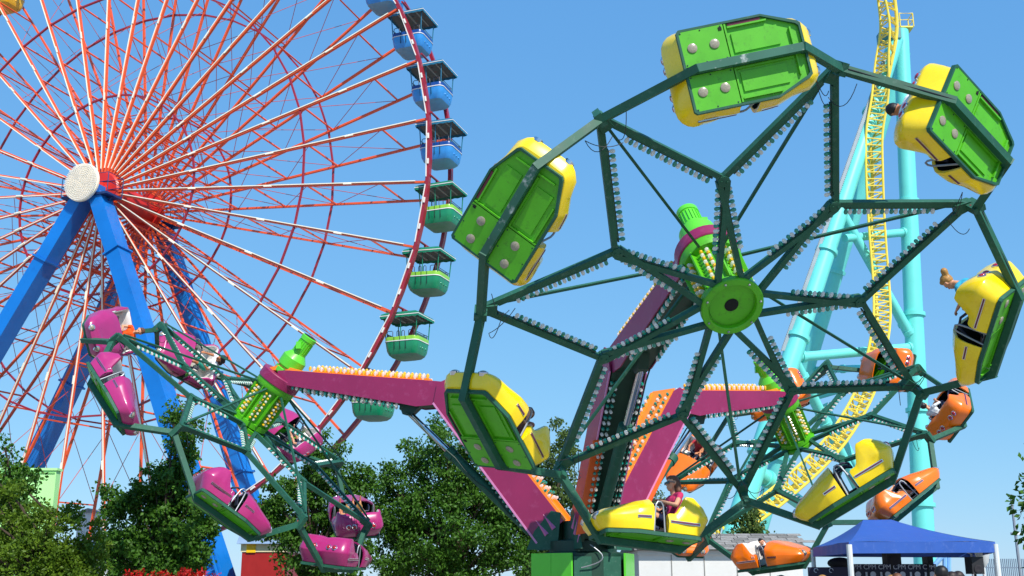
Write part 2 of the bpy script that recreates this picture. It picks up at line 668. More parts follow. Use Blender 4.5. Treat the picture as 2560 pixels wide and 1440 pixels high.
def make_gondola(paint, number=None):
    ZB, TH = .092, .72
    root = bpy.data.objects.new('gondola', None)
    root.empty_display_size = .2
    COL.objects.link(root)
    # -- pan
    out = [(-.74, -.61), (-.70, -.65), (.56, -.65), (1.08, -.44), (1.12, -.40), (1.12, .40), (1.08, .44), (.56, .65), (-.70, .65), (-.74, .61)]
    n = len(out)

    def inset(k):
        return [(x - (k if x > 1 else -k if x < -.6 else 0), y - math.copysign(k, y)) for x, y in out]
    m = MB()
    ins = inset(.035)
    rings = [[Vector((x, y, z)) for x, y in pl] for pl, z in ((out, .02), (out, .09), (ins, .09), (ins, .02))]
    m.loft(rings, 0, True, False, True, smooth=False)
    pan = m.build('floor_pan', DGREEN, root, True)
    m = MB()
    i2 = inset(.03)
    vs = [(x, y, .068) for x, y in i2] + [(x, y, .080) for x, y in i2]
    m.add(vs, [tuple(range(n)), tuple(range(n, 2 * n))] + [(k, (k + 1) % n, n + (k + 1) % n, n + k) for k in range(n)])
    m.build('floor_plate', LIME, pan, True)
    for s in (-1, 1):
        m = MB()
        m.box((-.37, s * .345, .036), (.68, .55, .025))
        pl = m.build('underside_panel', LIME, pan, True)
        for x in (-.55, -.21):
            l = MB()
            l.lathe([(.074, .022), (.074, .010), (.062, .004), (.03, -.002), (.004, -.004)], (x, s * .34, 0), (0, 0, 1), 16)
            l.build('lamp', LAMP, pl, True, 60)
        for bx_ in (-.68, -.38, -.07):
            for by_ in (.10, .59):
                l = MB()
                l.lathe([(.012, .024), (.012, .016), (.006, .014)], (bx_, s * by_, 0), (0, 0, 1), 6)
                l.build('bolt', DGREEN2, pl, True)
        m = MB()
        m.box((.42, s * .30, .058), (.70, .30, .026))
        m.build('recess_cover', LIME, pan, True)
        for bc, bs in (((.0, s * .345, .047), (.025, .52, .05)), ((.95, s * .22, .047), (.025, .3, .05)), ((.33, s * .55, .047), (.6, .025, .05)), ((.45, s * .09, .047), (.9, .025, .05))):
            m = MB()
            m.box(bc, bs)
            m.build('rib', LIME, pan, True)
    m = MB()
    m.box((.3, -.59, .055), (.5, .04, .03))
    m.build('slot', MAROON, pan, True)
    m = MB()
    m.box((-.08, -.55, .02), (.05, .05, .012))
    m.build('latch', BLK, pan, True)
    # -- tail shell
    plan = []
    W, XB, rc = .66, -.74, .2
    for x in (-.03, -.07, -.17, -.22, -.38, -.42, XB + rc):
        plan.append((x, -W, 0, -1))
    for i in range(1, 6):
        a = -PI / 2 - PI / 2 * i / 6
        plan.append((XB + rc + rc * math.cos(a), -W + rc + rc * math.sin(a), math.cos(a), math.sin(a)))
    for y in np.linspace(-W + rc, W - rc, 7):
        plan.append((XB, float(y), -1, 0))
    for i in range(1, 6):
        a = PI - PI / 2 * i / 6
        plan.append((XB + rc + rc * math.cos(a), W - rc + rc * math.sin(a), math.cos(a), math.sin(a)))
    for x in (XB + rc, -.42, -.38, -.22, -.17, -.07, -.03):
        plan.append((x, W, 0, 1))
    ro, ri = [], []
    for x, y, nx, ny in plan:
        h = lerp_tab([(-9, TH), (-.42, TH), (-.38, TH * .95), (-.22, .41), (-.17, .37), (-.07, .365), (-.03, .34)], x)
        back = max(0, -nx)
        bo = .045 + .14 * back
        lean = -.015 - .11 * back
        if back > .9:                       # dip between the two head rests
            h -= .04 * math.exp(-(y / .12) ** 2)
        prof = [(-.07, -.02), (-.004, .02), (bo * .5, .22), (bo * .95, .44), (bo, .48), (bo * .96, .53), (bo * .5, .76), (bo * .1 + lean * .5, .94), (lean * .8, .985), (lean - .03, 1.0), (lean - .05, 1.0)]
        ro.append([Vector((x + nx * o_, y + ny * o_, ZB + h * z)) for o_, z in prof])
        pin = [(lean - .05, 1.0), (lean - .075, .97), (lean - .09, .8), (-.09 - .02 * back, .3), (-.09, 0)]
        ri.append([Vector((x + nx * o_, y + ny * o_, ZB + h * z)) for o_, z in pin])
    m = MB()
    m.loft(ro, 0, False)
    for e_ in (0, -1):                        # front edges of the two side walls
        ed = ro[e_] + ri[e_][1:]
        b0 = len(m.v)
        m.add(ed, [tuple(range(len(ed)))])
    tail = m.build('tail_shell', paint, root, True, 30)
    m = MB()
    m.loft(ri, 0, False)
    m.build('liner', LINER, tail, True, 50)
    m = MB()
    m.box((-.42, 0, .20), (.50, 1.1, .18))
    m.box((-.60, 0, .44), (.08, 1.05, .40), Matrix.Rotation(R(8), 3, 'Y'))
    m.box((-.42, 0, .32), (.46, .05, .12))
    m.build('seat', LINER, root, True)
    for s in (-1, 1):
        for y in (.21, .38):
            l = MB()
            p = Vector((-.885, s * y, ZB + TH * .62))
            d = Vector((-.87, 0, .49))
            l.lathe([(.075, -.03), (.075, .015), (.06, .022)], p, d, 16)
            ring = l.build('taillight_ring', CHROME, tail, True)
            l = MB()
            l.lathe([(.058, .018), (.05, .035), (.02, .045), (.004, .046)], p, d, 16)
            l.build('taillight', REDL, tail, True, 70)
        # trim strips
        m = MB()
        m.box((-.36, s * (W + .042), ZB + .20), (.60, .022, .05))
        t1 = m.build('chrome_strip', CHROME, tail, True)
        m = MB()
        m.box((-.36, s * (W + .049), ZB + .20), (.58, .022, .026))
        m.build('maroon_strip', MAROON, tail, True)
    # -- nose shell: a faceted tub on the pan outline, closed by a ridged hood
    half = [(.27, .665), (.30, .67), (.42, .67), (.54, .665), (.58, .655), (.82, .565), (1.06, .47), (1.11, .44), (1.15, .38), (1.16, .30), (1.165, .15), (1.165, 0.0)]

    def nose_ring(x, y, sg, k=1.0, dz=0.0):
        h = lerp_tab([(.27, .48), (.58, .42), (1.06, .33), (1.165, .31)], x) * k
        fx = max(0.0, min(1.0, (x - .9) / .25))
        b_ = .045 + .10 * fx
        nx, ny = (fx, 1 - fx) if y > .01 else (1, 0)
        if .56 < x < 1.1:
            nx, ny = .42, .9
        l_ = math.hypot(nx, ny)
        nx, ny = nx / l_, ny / l_
        prof = [(-.07, -.02), (-.004, .02), (b_ * .6, .30), (b_, .62), (b_ * .96, .68), (b_ * .7, .86), (b_ * .4 - .015, 1.0)]
        pts = [Vector((x + nx * o_ * k, sg * (y * k + ny * o_ * k), ZB + dz + h * z)) for o_, z in prof]
        xr = .27 + (x - .27) * .86
        zr = ZB + dz + lerp_tab([(.27, .67), (.5, .60), (.8, .48), (1.06, .38)], xr) * k
        p = pts[-1]
        for f, g_ in ((.03, .10), (.10, .28), (.26, .68), (.34, .80), (.6, .95), (1.0, 1.0)):
            pts.append(Vector((p.x + (xr - p.x) * f, p.y * (1 - f), p.z + (zr - p.z) * g_)))
        return pts
    m = MB()
    for sg in (-1, 1):
        m.loft([nose_ring(x, y, sg) for x, y in half], 0, False)
        a_ = nose_ring(.27, .665, sg)
        b_ = [Vector((p.x + .01, p.y * .93, ZB + (p.z - ZB) * .93)) for p in a_]
        m.loft([a_, b_], 0, False, smooth=False)
    nose = m.build('nose_shell', paint, root, True, 30)
    wt = [(.2, .665), (.54, .665), (.58, .655), (1.06, .47)]
    m = MB()
    for sg in (-1, 1):
        m.loft([nose_ring(x, y, sg, .94) for x, y in [(.275, .665), (.45, .66), (.7, .58), (1.0, .46), (1.05, .3), (1.05, 0)]], 0, False)
    m.build('cockpit_lining', DARKIN, nose, True)
    for s in (-1, 1):
        for y, z in ((.30, .40),):
            p = Vector((1.28, s * y, ZB + .25))
            d = Vector((1, s * .1, .8)).normalized()
            l = MB()
            l.lathe([(.085, -.05), (.085, .012), (.068, .018)], p, d, 16)
            l.build('headlight_ring', CHROME, nose, True)
            l = MB()
            l.lathe([(.066, .014), (.05, .028), (.02, .036), (.004, .037)], p, d, 16)
            l.build('headlight', LAMP, nose, True, 70)
        m = MB()
        x0, x1 = .33, .60
        y0, y1 = lerp_tab(wt, x0) + .046, lerp_tab(wt, x1) + .046
        m.beam((x0, s * y0, ZB + .24), (x1, s * y1, ZB + .225), .022, .05)
        m.build('chrome_strip', CHROME, nose, True)
        m = MB()
        m.beam((x0 + .01, s * (y0 + .007), ZB + .24), (x1 - .01, s * (y1 + .007), ZB + .225), .022, .026)
        m.build('maroon_strip', MAROON, nose, True)
    # -- grab bars and lap bar
    for s in (-1, 1):
        m = MB()
        pts = [(.23, s * .60, .09), (.21, s * .60, .42), (.19, s * .60, .60), (.15, s * .60, .66), (.09, s * .60, .66), (.05, s * .60, .60), (.03, s * .60, .42), (.01, s * .60, .09)]
        m.path(pts, .018, 8)
        m.build('grab_bar', STEEL, root, True)
    m = MB()
    m.path([(0.30, -.45, 0.42), (0.18, -.45, 0.64), (0.00, -.43, 0.66), (-0.10, -.40, 0.60), (-0.10, -.08, 0.58), (0.00, -.05, 0.64), (0.18, -.05, 0.64), (0.30, -.05, 0.42)], .025, 8)
    m.path([(0.30, .45, 0.42), (0.18, .45, 0.64), (0.00, .43, 0.66), (-0.10, .40, 0.60), (-0.10, .08, 0.58), (0.00, .05, 0.64), (0.18, .05, 0.64), (0.30, .05, 0.42)], .025, 8)
    m.build('lap_bar', BARBLK, root, True)
    m = MB()
    m.box((.12, 0, .125), (.3, 1.2, .02))
    m.build('foot_well', DARKIN, root, True)
    return root


def add_number(g, txt, side=1):
    cu = bpy.data.curves.new('number', 'FONT')
    cu.body = txt
    cu.size = .11
    cu.extrude = .004
    cu.align_x = 'CENTER'
    tmp = bpy.data.objects.new('tmp', cu)
    COL.objects.link(tmp)
    dg = bpy.context.evaluated_depsgraph_get()
    me = bpy.data.meshes.new_from_object(tmp.evaluated_get(dg))
    bpy.data.objects.remove(tmp)
    me.materials.clear()
    me.materials.append(LINER)
    tail = [c for c in g.children if c.name.startswith('tail_shell')][0]
    o = obj('number', me, tail)
    y = .66 + .03
    o.matrix_local = Matrix.Translation((-.12, side * y, .36)) @ (Matrix.Rotation(PI, 4, 'Z') if side > 0 else Matrix()) @ Matrix.Rotation(PI / 2, 4, 'X')
    return o


GLAB = {
    0: ['topmost yellow gondola, green underside with lamps facing the viewer',
        'yellow gondola at upper right of the near wheel with a rider in white leaning out',
        'yellow gondola at the right edge carrying the girl with a hair bun',
        'empty yellow gondola in front of the blue tent, seen from its side',
        'lowest yellow gondola carrying the woman in sunglasses',
        'yellow gondola low on the left in front of the leafy tree, nose pointing up',
        'yellow gondola at upper left of the near wheel, under a beam with white scuffs'],
    1: ['orange gondola hanging lowest over the white building, white seat visible',
        'orange gondola in front of the turquoise post just above the blue tent',
        'orange gondola on the far right with the rider in a pale shirt',
        'orange gondola high on the right against the turquoise post, red taillights showing',
        'orange gondola mostly hidden behind the green hub of the right wheel',
        'orange gondola right of the hydraulic cylinder carrying the rider in red print top',
        'orange gondola half hidden behind the lowest yellow gondola'],
    2: ['pink gondola tilted in front of the blue ladder leg, green underside edge showing',
        'lowest pink gondola with round tail lights facing the viewer',
        'pink gondola with the reclining riders and bare feet',
        'pink gondola behind the green hub of the left wheel',
        'pink gondola carrying the woman in white shirt and teal shorts',
        'pink gondola highest on the left carrying the child in an orange shirt',
        'empty pink gondola on the far left, its shiny nose pointing down']}
GROUPS = ['yellow gondolas of the near wheel', 'orange gondolas of the right wheel', 'pink gondolas of the left wheel']
GOND = {}
for wi, (w, paint) in enumerate(zip(WHEELS, (YEL, ORNG, PINK))):
    proto = make_gondola(paint)
    for k in range(7):
        am = w['ph'] + (k + .5) * A7
        rad = w['t'] * math.cos(am) + w['v'] * math.sin(am)
        tan = -w['t'] * math.sin(am) + w['v'] * math.cos(am)
        gz = (w['up'] * math.sin(BANK) - rad * math.cos(BANK)).normalized()
        gy = gz.cross(tan).normalized()
        o = proto if k == 0 else copy_tree(proto)
        o.matrix_world = frame(w['c'] + rad * RHO + w['up'] * HB + gz * .05, tan, gy, gz)
        tag(o, GLAB[wi][k], 'gondola', GROUPS[wi])
        GOND[wi, k] = o
# camera-facing side of the numbered cars
add_number(GOND[2, 0], '1', -1)
add_number(GOND[2, 6], '7', -1)
add_number(GOND[1, 0], '13', -1)

# ------------------------------------------------------------------ ride tower and arms
TW = thing('ride_tower', 'dark green central tower of the spinning ride with bright lime panels', 'ride tower', RIDE)
m = MB()
m.lathe([(1.1, 0), (1.1, 2.2), (.85, 2.25), (.85, 2.5), (.5, 2.55), (.5, 3.0), (.2, 3.02)], RIDE, (0, 0, 1), 24)
m.build('column', DGREEN2, TW)
rot0 = R(15)
for i in range(6):
    a = -PI / 2 + rot0 + i * PI / 3
    d = Vector((math.cos(a), math.sin(a), 0))
    s_ = Vector((-d.y, d.x, 0))
    if i % 2 == 1:
        for q in (-1, 1):
            m = MB()
            m.beam(RIDE + d * 1.16 + s_ * q * .335 + Vector((0, 0, .1)), RIDE + d * 1.16 + s_ * q * .335 + Vector((0, 0, 2.2)), .66, .05, d)
            m.build('lime_panel', LIMEB, TW)
    else:
        m = MB()
        m.beam(RIDE + d * 1.06 + Vector((0, 0, .1)), RIDE + d * 1.06 + Vector((0, 0, 2.12)), 1.2, .04, d)
        m.build('dark_panel', DGREEN, TW)
for wi, w in enumerate(WHEELS):
    for q in (-1, 1):
        m = MB()
        o_ = RIDE + w['t'] * q * .42
        m.prism([(.55, 2.3), (1.35, 2.3), (1.15, 2.75), (.7, 3.25), (.45, 3.2)], o_, w['e'], (0, 0, 1), w['t'], .04)
        m.build('gusset', DGREEN, TW)
m = MB()
m.path([RIDE + Vector((.1 + .3 * math.sin(f * 4), -1.12 - .1 * f, 2.4 - f * .9 + .35 * f * f)) for f in [i / 10 for i in range(11)]], .016, 6)
m.build('hose', STEEL, TW)

ALAB = ['plum arm of the near wheel reaching toward the viewer, dark underside with bulb rows',
        'plum and orange arm reaching right to the orange gondola wheel',
        'plum and orange arm reaching left to the pink gondola wheel']
for wi, w in enumerate(WHEELS):
    e, t = w['e'], w['t']

    def P(r, z, s=0):
        return RIDE + e * r + t * s + Vector((0, 0, z))
    A = thing('lifting_boom', ALAB[wi], 'ride arm', P(.8, 2.7), 'arms of the spinning ride')
    near = wi == 0
    Z = Vector((0, 0, 1))
    hw = .42
    # lower girder: centre line from B to E, depth .95
    B, E = (.74, 2.72), (3.62, 6.38)
    dx, dz = E[0] - B[0], E[1] - B[1]
    L = math.hypot(dx, dz)
    dx, dz = dx / L, dz / L
    nx, nz = -dz, dx                       # towards the tower (top side)

    def G(f, q, s=0):                      # f along 0..1, q across
        return P(B[0] + dx * L * f + nx * q, B[1] + dz * L * f + nz * q, s)
    for s in (-1, 1):
        m = MB()
        poly = [(B[0] + nx * -.42, B[1] + nz * -.42), (E[0] + nx * -.40, E[1] + nz * -.40), (E[0] + dx * .35, E[1] + dz * .35), (E[0] + nx * .3 + dx * .25, E[1] + nz * .3 + dz * .25), (E[0] + nx * .42, E[1] + nz * .42), (B[0] + nx * .45, B[1] + nz * .45)]
        m.prism(poly, RIDE + t * s * hw, e, Z, t, .03)
        sp = m.build('side_plate', PURP, A)
        m = MB()
        m.beam(G(0, -.43, s * (hw + .012)), G(1, -.41, s * (hw + .012)), .05, .03, t)
        m.build('edge_bead', mat('pale_plum_edge', 'd283b0', .4), sp)
        for q in (-.1, .14):
            m = MB()
            c0 = G(.0, q, s * (hw + .015))
            m.add([G(0, q - .07, s * (hw + .015)), G(0, q + .07, s * (hw + .015)), G(0, q, s * (hw + .06)), G(.10, q, s * (hw + .018))],
                  [(0, 2, 3), (2, 1, 3), (0, 1, 2)])
            m.build('fin', mat('fin_pale_plum', 'cc6a9e', .35), sp)
    m = MB()
    m.prism([(0, 0), (L + .1, 0), (L + .1, .03), (0, .03)], P(B[0] + nx * .40, B[1] + nz * .40), e * dx + Z * dz, e * nx + Z * nz, t, 2 * hw - .04)
    for s in (-1, 1):
        m.beam(G(0, .46, s * (hw - .05)), G(1, .43, s * (hw - .05)), .1, .06, t)
    top = m.build('top_plate', ORANGE, A)
    for s in (-.36, -.08):
        put_bulbs(top, G(.14, .46, s), G(.97, .44, s), e * nx + Z * nz, 24, 'wg', False, .95)
    put_bulbs(top, G(.14, .46, .36), G(.97, .44, .36), e * nx + Z * nz, 24, 'wg', False, .95)
    m = MB()
    m.prism([(0, 0), (L, 0), (L, .03), (0, .03)], P(B[0] - nx * .30, B[1] - nz * .30), e * dx + Z * dz, e * nx + Z * nz, t, 2 * hw - .04)
    for s in (-1, 1):
        m.beam(G(0, -.36, s * (hw - .09)), G(1, -.36, s * (hw - .09)), .12, .1, t)
    un = m.build('under_plate', DGREEN2, A)
    for s in (-.36, -.25, .25, .36):
        put_bulbs(un, G(.12, -.40, s), G(.96, -.40, s), -(e * nx + Z * nz), 26, 'wg', False, .95)
    m = MB()
    m.beam(G(.06, -.47, -hw + .02), G(.62, -.45, -hw + .02), .3, .03, t * .3 - (e * nx + Z * nz))
    m.build('orange_flange', mat('deep_orange_paint', 'e8601a', .4), A)
    # boom: from elbow to hub collar
    col = w['c'] + w['hub'] * 1.48
    cr = (col - RIDE).dot(e)
    cz = col.z
    E = (3.8, 6.38)
    bx, bz = cr - E[0], cz - E[1]
    BL = math.hypot(bx, bz)
    bx, bz = bx / BL, bz / BL
    mx, mz = -bz, bx

    def Q(x, y, s=0):
        return P(E[0] + bx * x + mx * y, E[1] + bz * x + mz * y, s)
    hb = .36
    end = BL - .45
    prof = [(-.42, .10), (-.36, -.16), (.05, -.30), (.62, -.40), (1.1, -.36), (end, -.17), (BL - .1, -.16), (BL - .1, .22), (end, .25), (.3, .33), (-.15, .33)]
    for s in (-1, 1):
        m = MB()
        m.prism(prof, Q(0, 0, s * hb), e * bx + Z * bz, e * mx + Z * mz, t, .03)
        m.build('boom_side', PURP, A)
    m = MB()
    m.beam(Q(-.1, .31), Q(end + .1, .25), 2 * hb - .04, .03, e * mx + Z * mz)
    m.beam(Q(.45, .37), Q(end - .6, .325), .22, .10, e * mx + Z * mz)
    m.prism([(end - .55, .26), (BL + .35, .22), (BL + .35, .26), (BL - .1, .40), (end, .34)], Q(0, 0), e * bx + Z * bz, e * mx + Z * mz, t, .6)
    bt = m.build('boom_top', ORANGE, A)
    for s in (-.30, .30):
        put_bulbs(bt, Q(.5, .345, s), Q(end - .55, .30, s), e * mx + Z * mz, 30, 'wy', False, .95)
    put_bulbs(bt, Q(.5, .41, 0), Q(end - .65, .375, 0), e * mx + Z * mz, 30, 'yw', False, 1.1)
    m = MB()
    m.prism([(.1, -.28), (.62, -.37), (1.1, -.33), (end, -.14), (end, -.11), (.1, -.2)], Q(0, 0), e * bx + Z * bz, e * mx + Z * mz, t, 2 * hb - .04)
    bu = m.build('boom_underside', DGREEN2, A)
    for s in (-.30, .30):
        put_bulbs(bu, Q(1.15, -.36, s), Q(end - .1, -.15, s), -(e * mx + Z * mz), 26, 'wg', False, .95)
    m = MB()
    m.lathe([(.59, -.14), (.61, -.12), (.61, .13), (.59, .15)], col, w['hub'], 36)
    m.build('boom_yoke', PURP, A)
    m = MB()
    m.tube(Q(-.08, 0, -hb - .06), Q(-.08, 0, hb + .06), .17, 20)
    m.build('elbow_pin', PURP, A)
    # hydraulic cylinder
    c0, c1 = Q(.95, -.55), P(1.35, 2.75)
    mid = c0.lerp(c1, .36)
    m = MB()
    m.tube(mid, c1, .14, 16)
    m.lathe([(.17, -.12), (.17, .12)], mid, c1 - c0, 16)
    cy = m.build('cylinder_barrel', DGREEN, A)
    m = MB()
    m.tube(c0, mid, .08, 16)
    m.build('cylinder_rod', CHROME, cy)
    m = MB()
    m.prism([(.6, -.36), (1.25, -.32), (1.08, -.62), (.85, -.64)], Q(0, 0), e * bx + Z * bz, e * mx + Z * mz, t, .24)
    m.build('cylinder_bracket', DGREEN2, A)
    m = MB()
    m.path([c0.lerp(c1, f) + t * .2 + Z * (.05 * math.sin(f * 20)) for f in [i / 12 for i in range(13)]], .02, 6)
    m.build('hose', DGREEN2, A)

# ------------------------------------------------------------------ ferris wheel
FC = Vector((-22.188, 57.934, 21.971))
PSI, FPH, FW, FR = .339, .443, 2.73, 19.2
fn = Vector((math.sin(PSI), math.cos(PSI), 0))
fu = Vector((math.cos(PSI), -math.sin(PSI), 0))
Z = Vector((0, 0, 1))
FT = thing('ferris_wheel', 'giant ferris wheel with orange red truss spokes', 'ferris wheel', FC - Z * FR)


def fp(r, a, s):
    return FC + (fu * math.cos(a) + Z * math.sin(a)) * r + fn * s


STEP = PI / 18
for i in range(36):
    a = FPH - i * STEP
    ta = -fu * math.sin(a) + Z * math.cos(a)
    ra = fu * math.cos(a) + Z * math.sin(a)
    f0, f1 = fp(1.0, a, -.55), fp(FR, a, 0)
    r0, r1 = fp(1.0, a, FW + .55), fp(FR, a, FW)
    m = MB()
    m.beam(f0, f1, .10, .16, fn)
    sp = m.build('spoke', FRED, FT)
    m = MB()
    m.beam(f0.lerp(f1, .02) - fn * .10 + ta * .05, f0.lerp(f1, .965) - fn * .10 + ta * .045, .045, .05, fn)
    m.build('light_strip', FCREAM, sp)
    for q in range(3):
        f = .25 + .25 * q
        m = MB()
        m.beam(f0.lerp(f1, f) - fn * .12, f0.lerp(f1, f + .025) - fn * .12, .07, .06, fn)
        m.build('strip_joint', FCREAM, sp)
    m = MB()
    m.beam(r0, r1, .10, .15, fn)
    sr = m.build('spoke', FRED, FT)
    fr = [.10, .18, .29, .46, .635, .86]
    for j, f in enumerate(fr):
        m = MB()
        m.beam(f0.lerp(f1, f), r0.lerp(r1, f), .075, .075, ra)
        m.build('brace', FRED, sp)
    m = MB()
    for f, h in zip(fr, fr[1:]):
        m.tube(f0.lerp(f1, f), r0.lerp(r1, h), .018, 5)
        m.tube(r0.lerp(r1, f), f0.lerp(f1, h), .018, 5)
    m.build('tie_rod', FROD, sr)
RIMM = mat('rim_white_light', 'f4ece0', .3)
for s, nm in ((0, 0), (FW, 1)):
    rim = None
    for i in range(36):
        a0, a1 = FPH - i * STEP, FPH - (i + 1) * STEP
        am = (a0 + a1) / 2
        p0, p1 = fp(FR, a0, s), fp(FR, a1, s)
        pm = fp(FR, am, s)
        ra = (fu * math.cos(am) + Z * math.sin(am))
        rings = []
        for a in (a0, (a0 * 2 + a1) / 3, (a0 + 2 * a1) / 3, a1):
            pc = fp(FR, a, s)
            rr = fu * math.cos(a) + Z * math.sin(a)
            rings.append([pc + rr * x + fn * y for x, y in ((-.09, -.14), (.09, -.14), (.09, .14), (-.09, .14))])
        m = MB()
        m.loft(rings, 0, True, True, smooth=False)
        rm = m.build('rim_segment', FRIM, FT)
        if s == 0:
            for x, w_ in ((-.05, .05),):
                m = MB()
                q0 = fp(FR + x, a0 - STEP * .05, s - .165)
                q1 = fp(FR + x, a0 - STEP * .93, s - .165)
                m.beam(q0, q1, .045, .04, fn)
                m.build('light_strip', RIMM, rm)
            for q in (.25, .65):
                m = MB()
                m.beam(fp(FR, a0 - STEP * q, s - .17), fp(FR, a0 - STEP * (q + .08), s - .17), .08, .06, fn)
                m.build('lamp_box', RIMM, rm)
    for rr in (.30, .64):
        off = -.55 * (1 - rr) if s == 0 else FW + .55 * (1 - rr)
        for i in range(36):
            a0, a1 = FPH - i * STEP, FPH - (i + 1) * STEP
            m = MB()
            m.beam(fp(FR * rr, a0, off), fp(FR * rr, a1, off), .09, .11, fn)
            m.build('ring_bar', FRIM, FT)
m = MB()
m.lathe([(.5, -1.6), (.5, -.75), (1.05, -.7), (1.15, -.6), (1.15, -.45), (.8, -.4), (.8, FW + .4), (1.15, FW + .45), (1.15, FW + .6), (.5, FW + .7), (.5, FW + 1.6)], FC, fn, 36)
m.build('hub', mat('hub_red_paint', 'c8281e', .4, var=.1), FT)
# bulb disc in front
m = MB()
m.lathe([(.2, -1.6), (.98, -2.0), (1.06, -2.08), (1.06, -2.2), (.95, -2.23)], FC, fn, 40)
disc = m.build('light_disc', FCREAM, FT)
m = MB()
for j in range(1, 11):
    r = .1 * j
    n = int(6.2 * j)
    for k in range(n):
        a = 2 * PI * k / n
        m.lathe([(.025, 0), (.042, .05), (.034, .1), (.008, .12)], FC - fn * 2.23 + (fu * math.cos(a) + Z * math.sin(a)) * r, -fn, 5)
o = m.build('disc_bulbs', BW, disc)
o['kind'] = 'stuff'

# legs and platforms
FS = thing('ferris_support', 'tall blue box-girder A-frame carrying the ferris wheel', 'ferris support', FC - Z * FC.z)


def leg(top, foot, w_, d_, lad=False):
    m = MB()
    m.beam(top, foot, w_, d_, fn, 0, w_ * 1.12, d_ * 1.12)
    lg = m.build('leg', FBLUE, FS)
    for f in (.16, .42, .68):
        p = top.lerp(foot, f)
        d = (foot - top).normalized()
        m = MB()
        k = 1 + .12 * f
        m.beam(p - d * .05, p + d * .05, w_ * k + .22, d_ * k + .22, fn)
        fl = m.build('flange', FBLUE, lg)
        sx = d.cross(fn).normalized()
        for q in range(7):
            for e2 in (-1, 1):
                m2 = MB()
                m2.lathe([(.035, 0), (.035, .06)], p - d * .05 + sx * (q - 3) * (w_ * .16) + (-fn) * (d_ * k / 2 + .06) * e2, -d, 6)
                m2.build('bolt', FBLUE, fl)
    return lg


for s0, s1, aR, aL in ((-1.35, -3.2, 11.5, -11.5), (FW + 1.35, FW + 2.6, 9.0, -11.8)):
    tp = FC + fn * s0 - Z * .6
    sR, sL = tp + fu * .55, tp - fu * .55
    fRt = FC + fn * s1 + fu * aR - Z * (FC.z - .2)
    fLt = FC + fn * s1 + fu * aL - Z * (FC.z - .2)
    lg = leg(sR, fRt, .78, .95)
    leg(sL, fLt, .78, .95)
    if s0 < 0:
        d = (fRt - sR).normalized()
        sx = d.cross(fn).normalized()
        m = MB()
        base = sR.lerp(fRt, .72) - fn * .64
        ln = (fRt - sR.lerp(fRt, .72)).length
        for q in (-.28, .28):
            m.beam(base + sx * q, base + sx * q + d * ln, .06, .12, fn)
        for k in range(int(ln / .3)):
            m.beam(base - sx * .28 + d * (k * .3), base + sx * .28 + d * (k * .3), .05, .05, fn)
        m.build('ladder', FBLUE, lg)
    m = MB()
    m.box(FC + fn * s0 - Z * .35, (1.0, .9, .9), Matrix.Rotation(-PSI, 3, 'Z'))
    m.build('bearing_block', FBLUE, FS)
    m = MB()
    m.box(FC + fn * s0 - Z * .62, (3.0, 1.2, .12), Matrix.Rotation(-PSI, 3, 'Z'))
    for q in (-1, 1):
        m.beam(FC + fn * s0 + fu * q * 1.35 - Z * .7, FC + fn * s0 + fu * q * .5 - Z * 1.3, .08, .08)
    pf = m.build('platform', FDECK, FS)
    m = MB()
    cs = [FC + fn * (s0 + y) + fu * x - Z * .55 for x, y in ((-1.5, -.6), (0, -.6), (1.5, -.6), (1.5, .6), (-1.5, .6))]
    for k, p in enumerate(cs):
        m.tube(p, p + Z * 1.05, .025, 6)
        q = cs[(k + 1) % 5]
        if k != 1 or True:
            for h in (.55, 1.05):
                m.tube(p + Z * h, q + Z * h, .02, 6)
    m.build('railing', FDECK, pf)


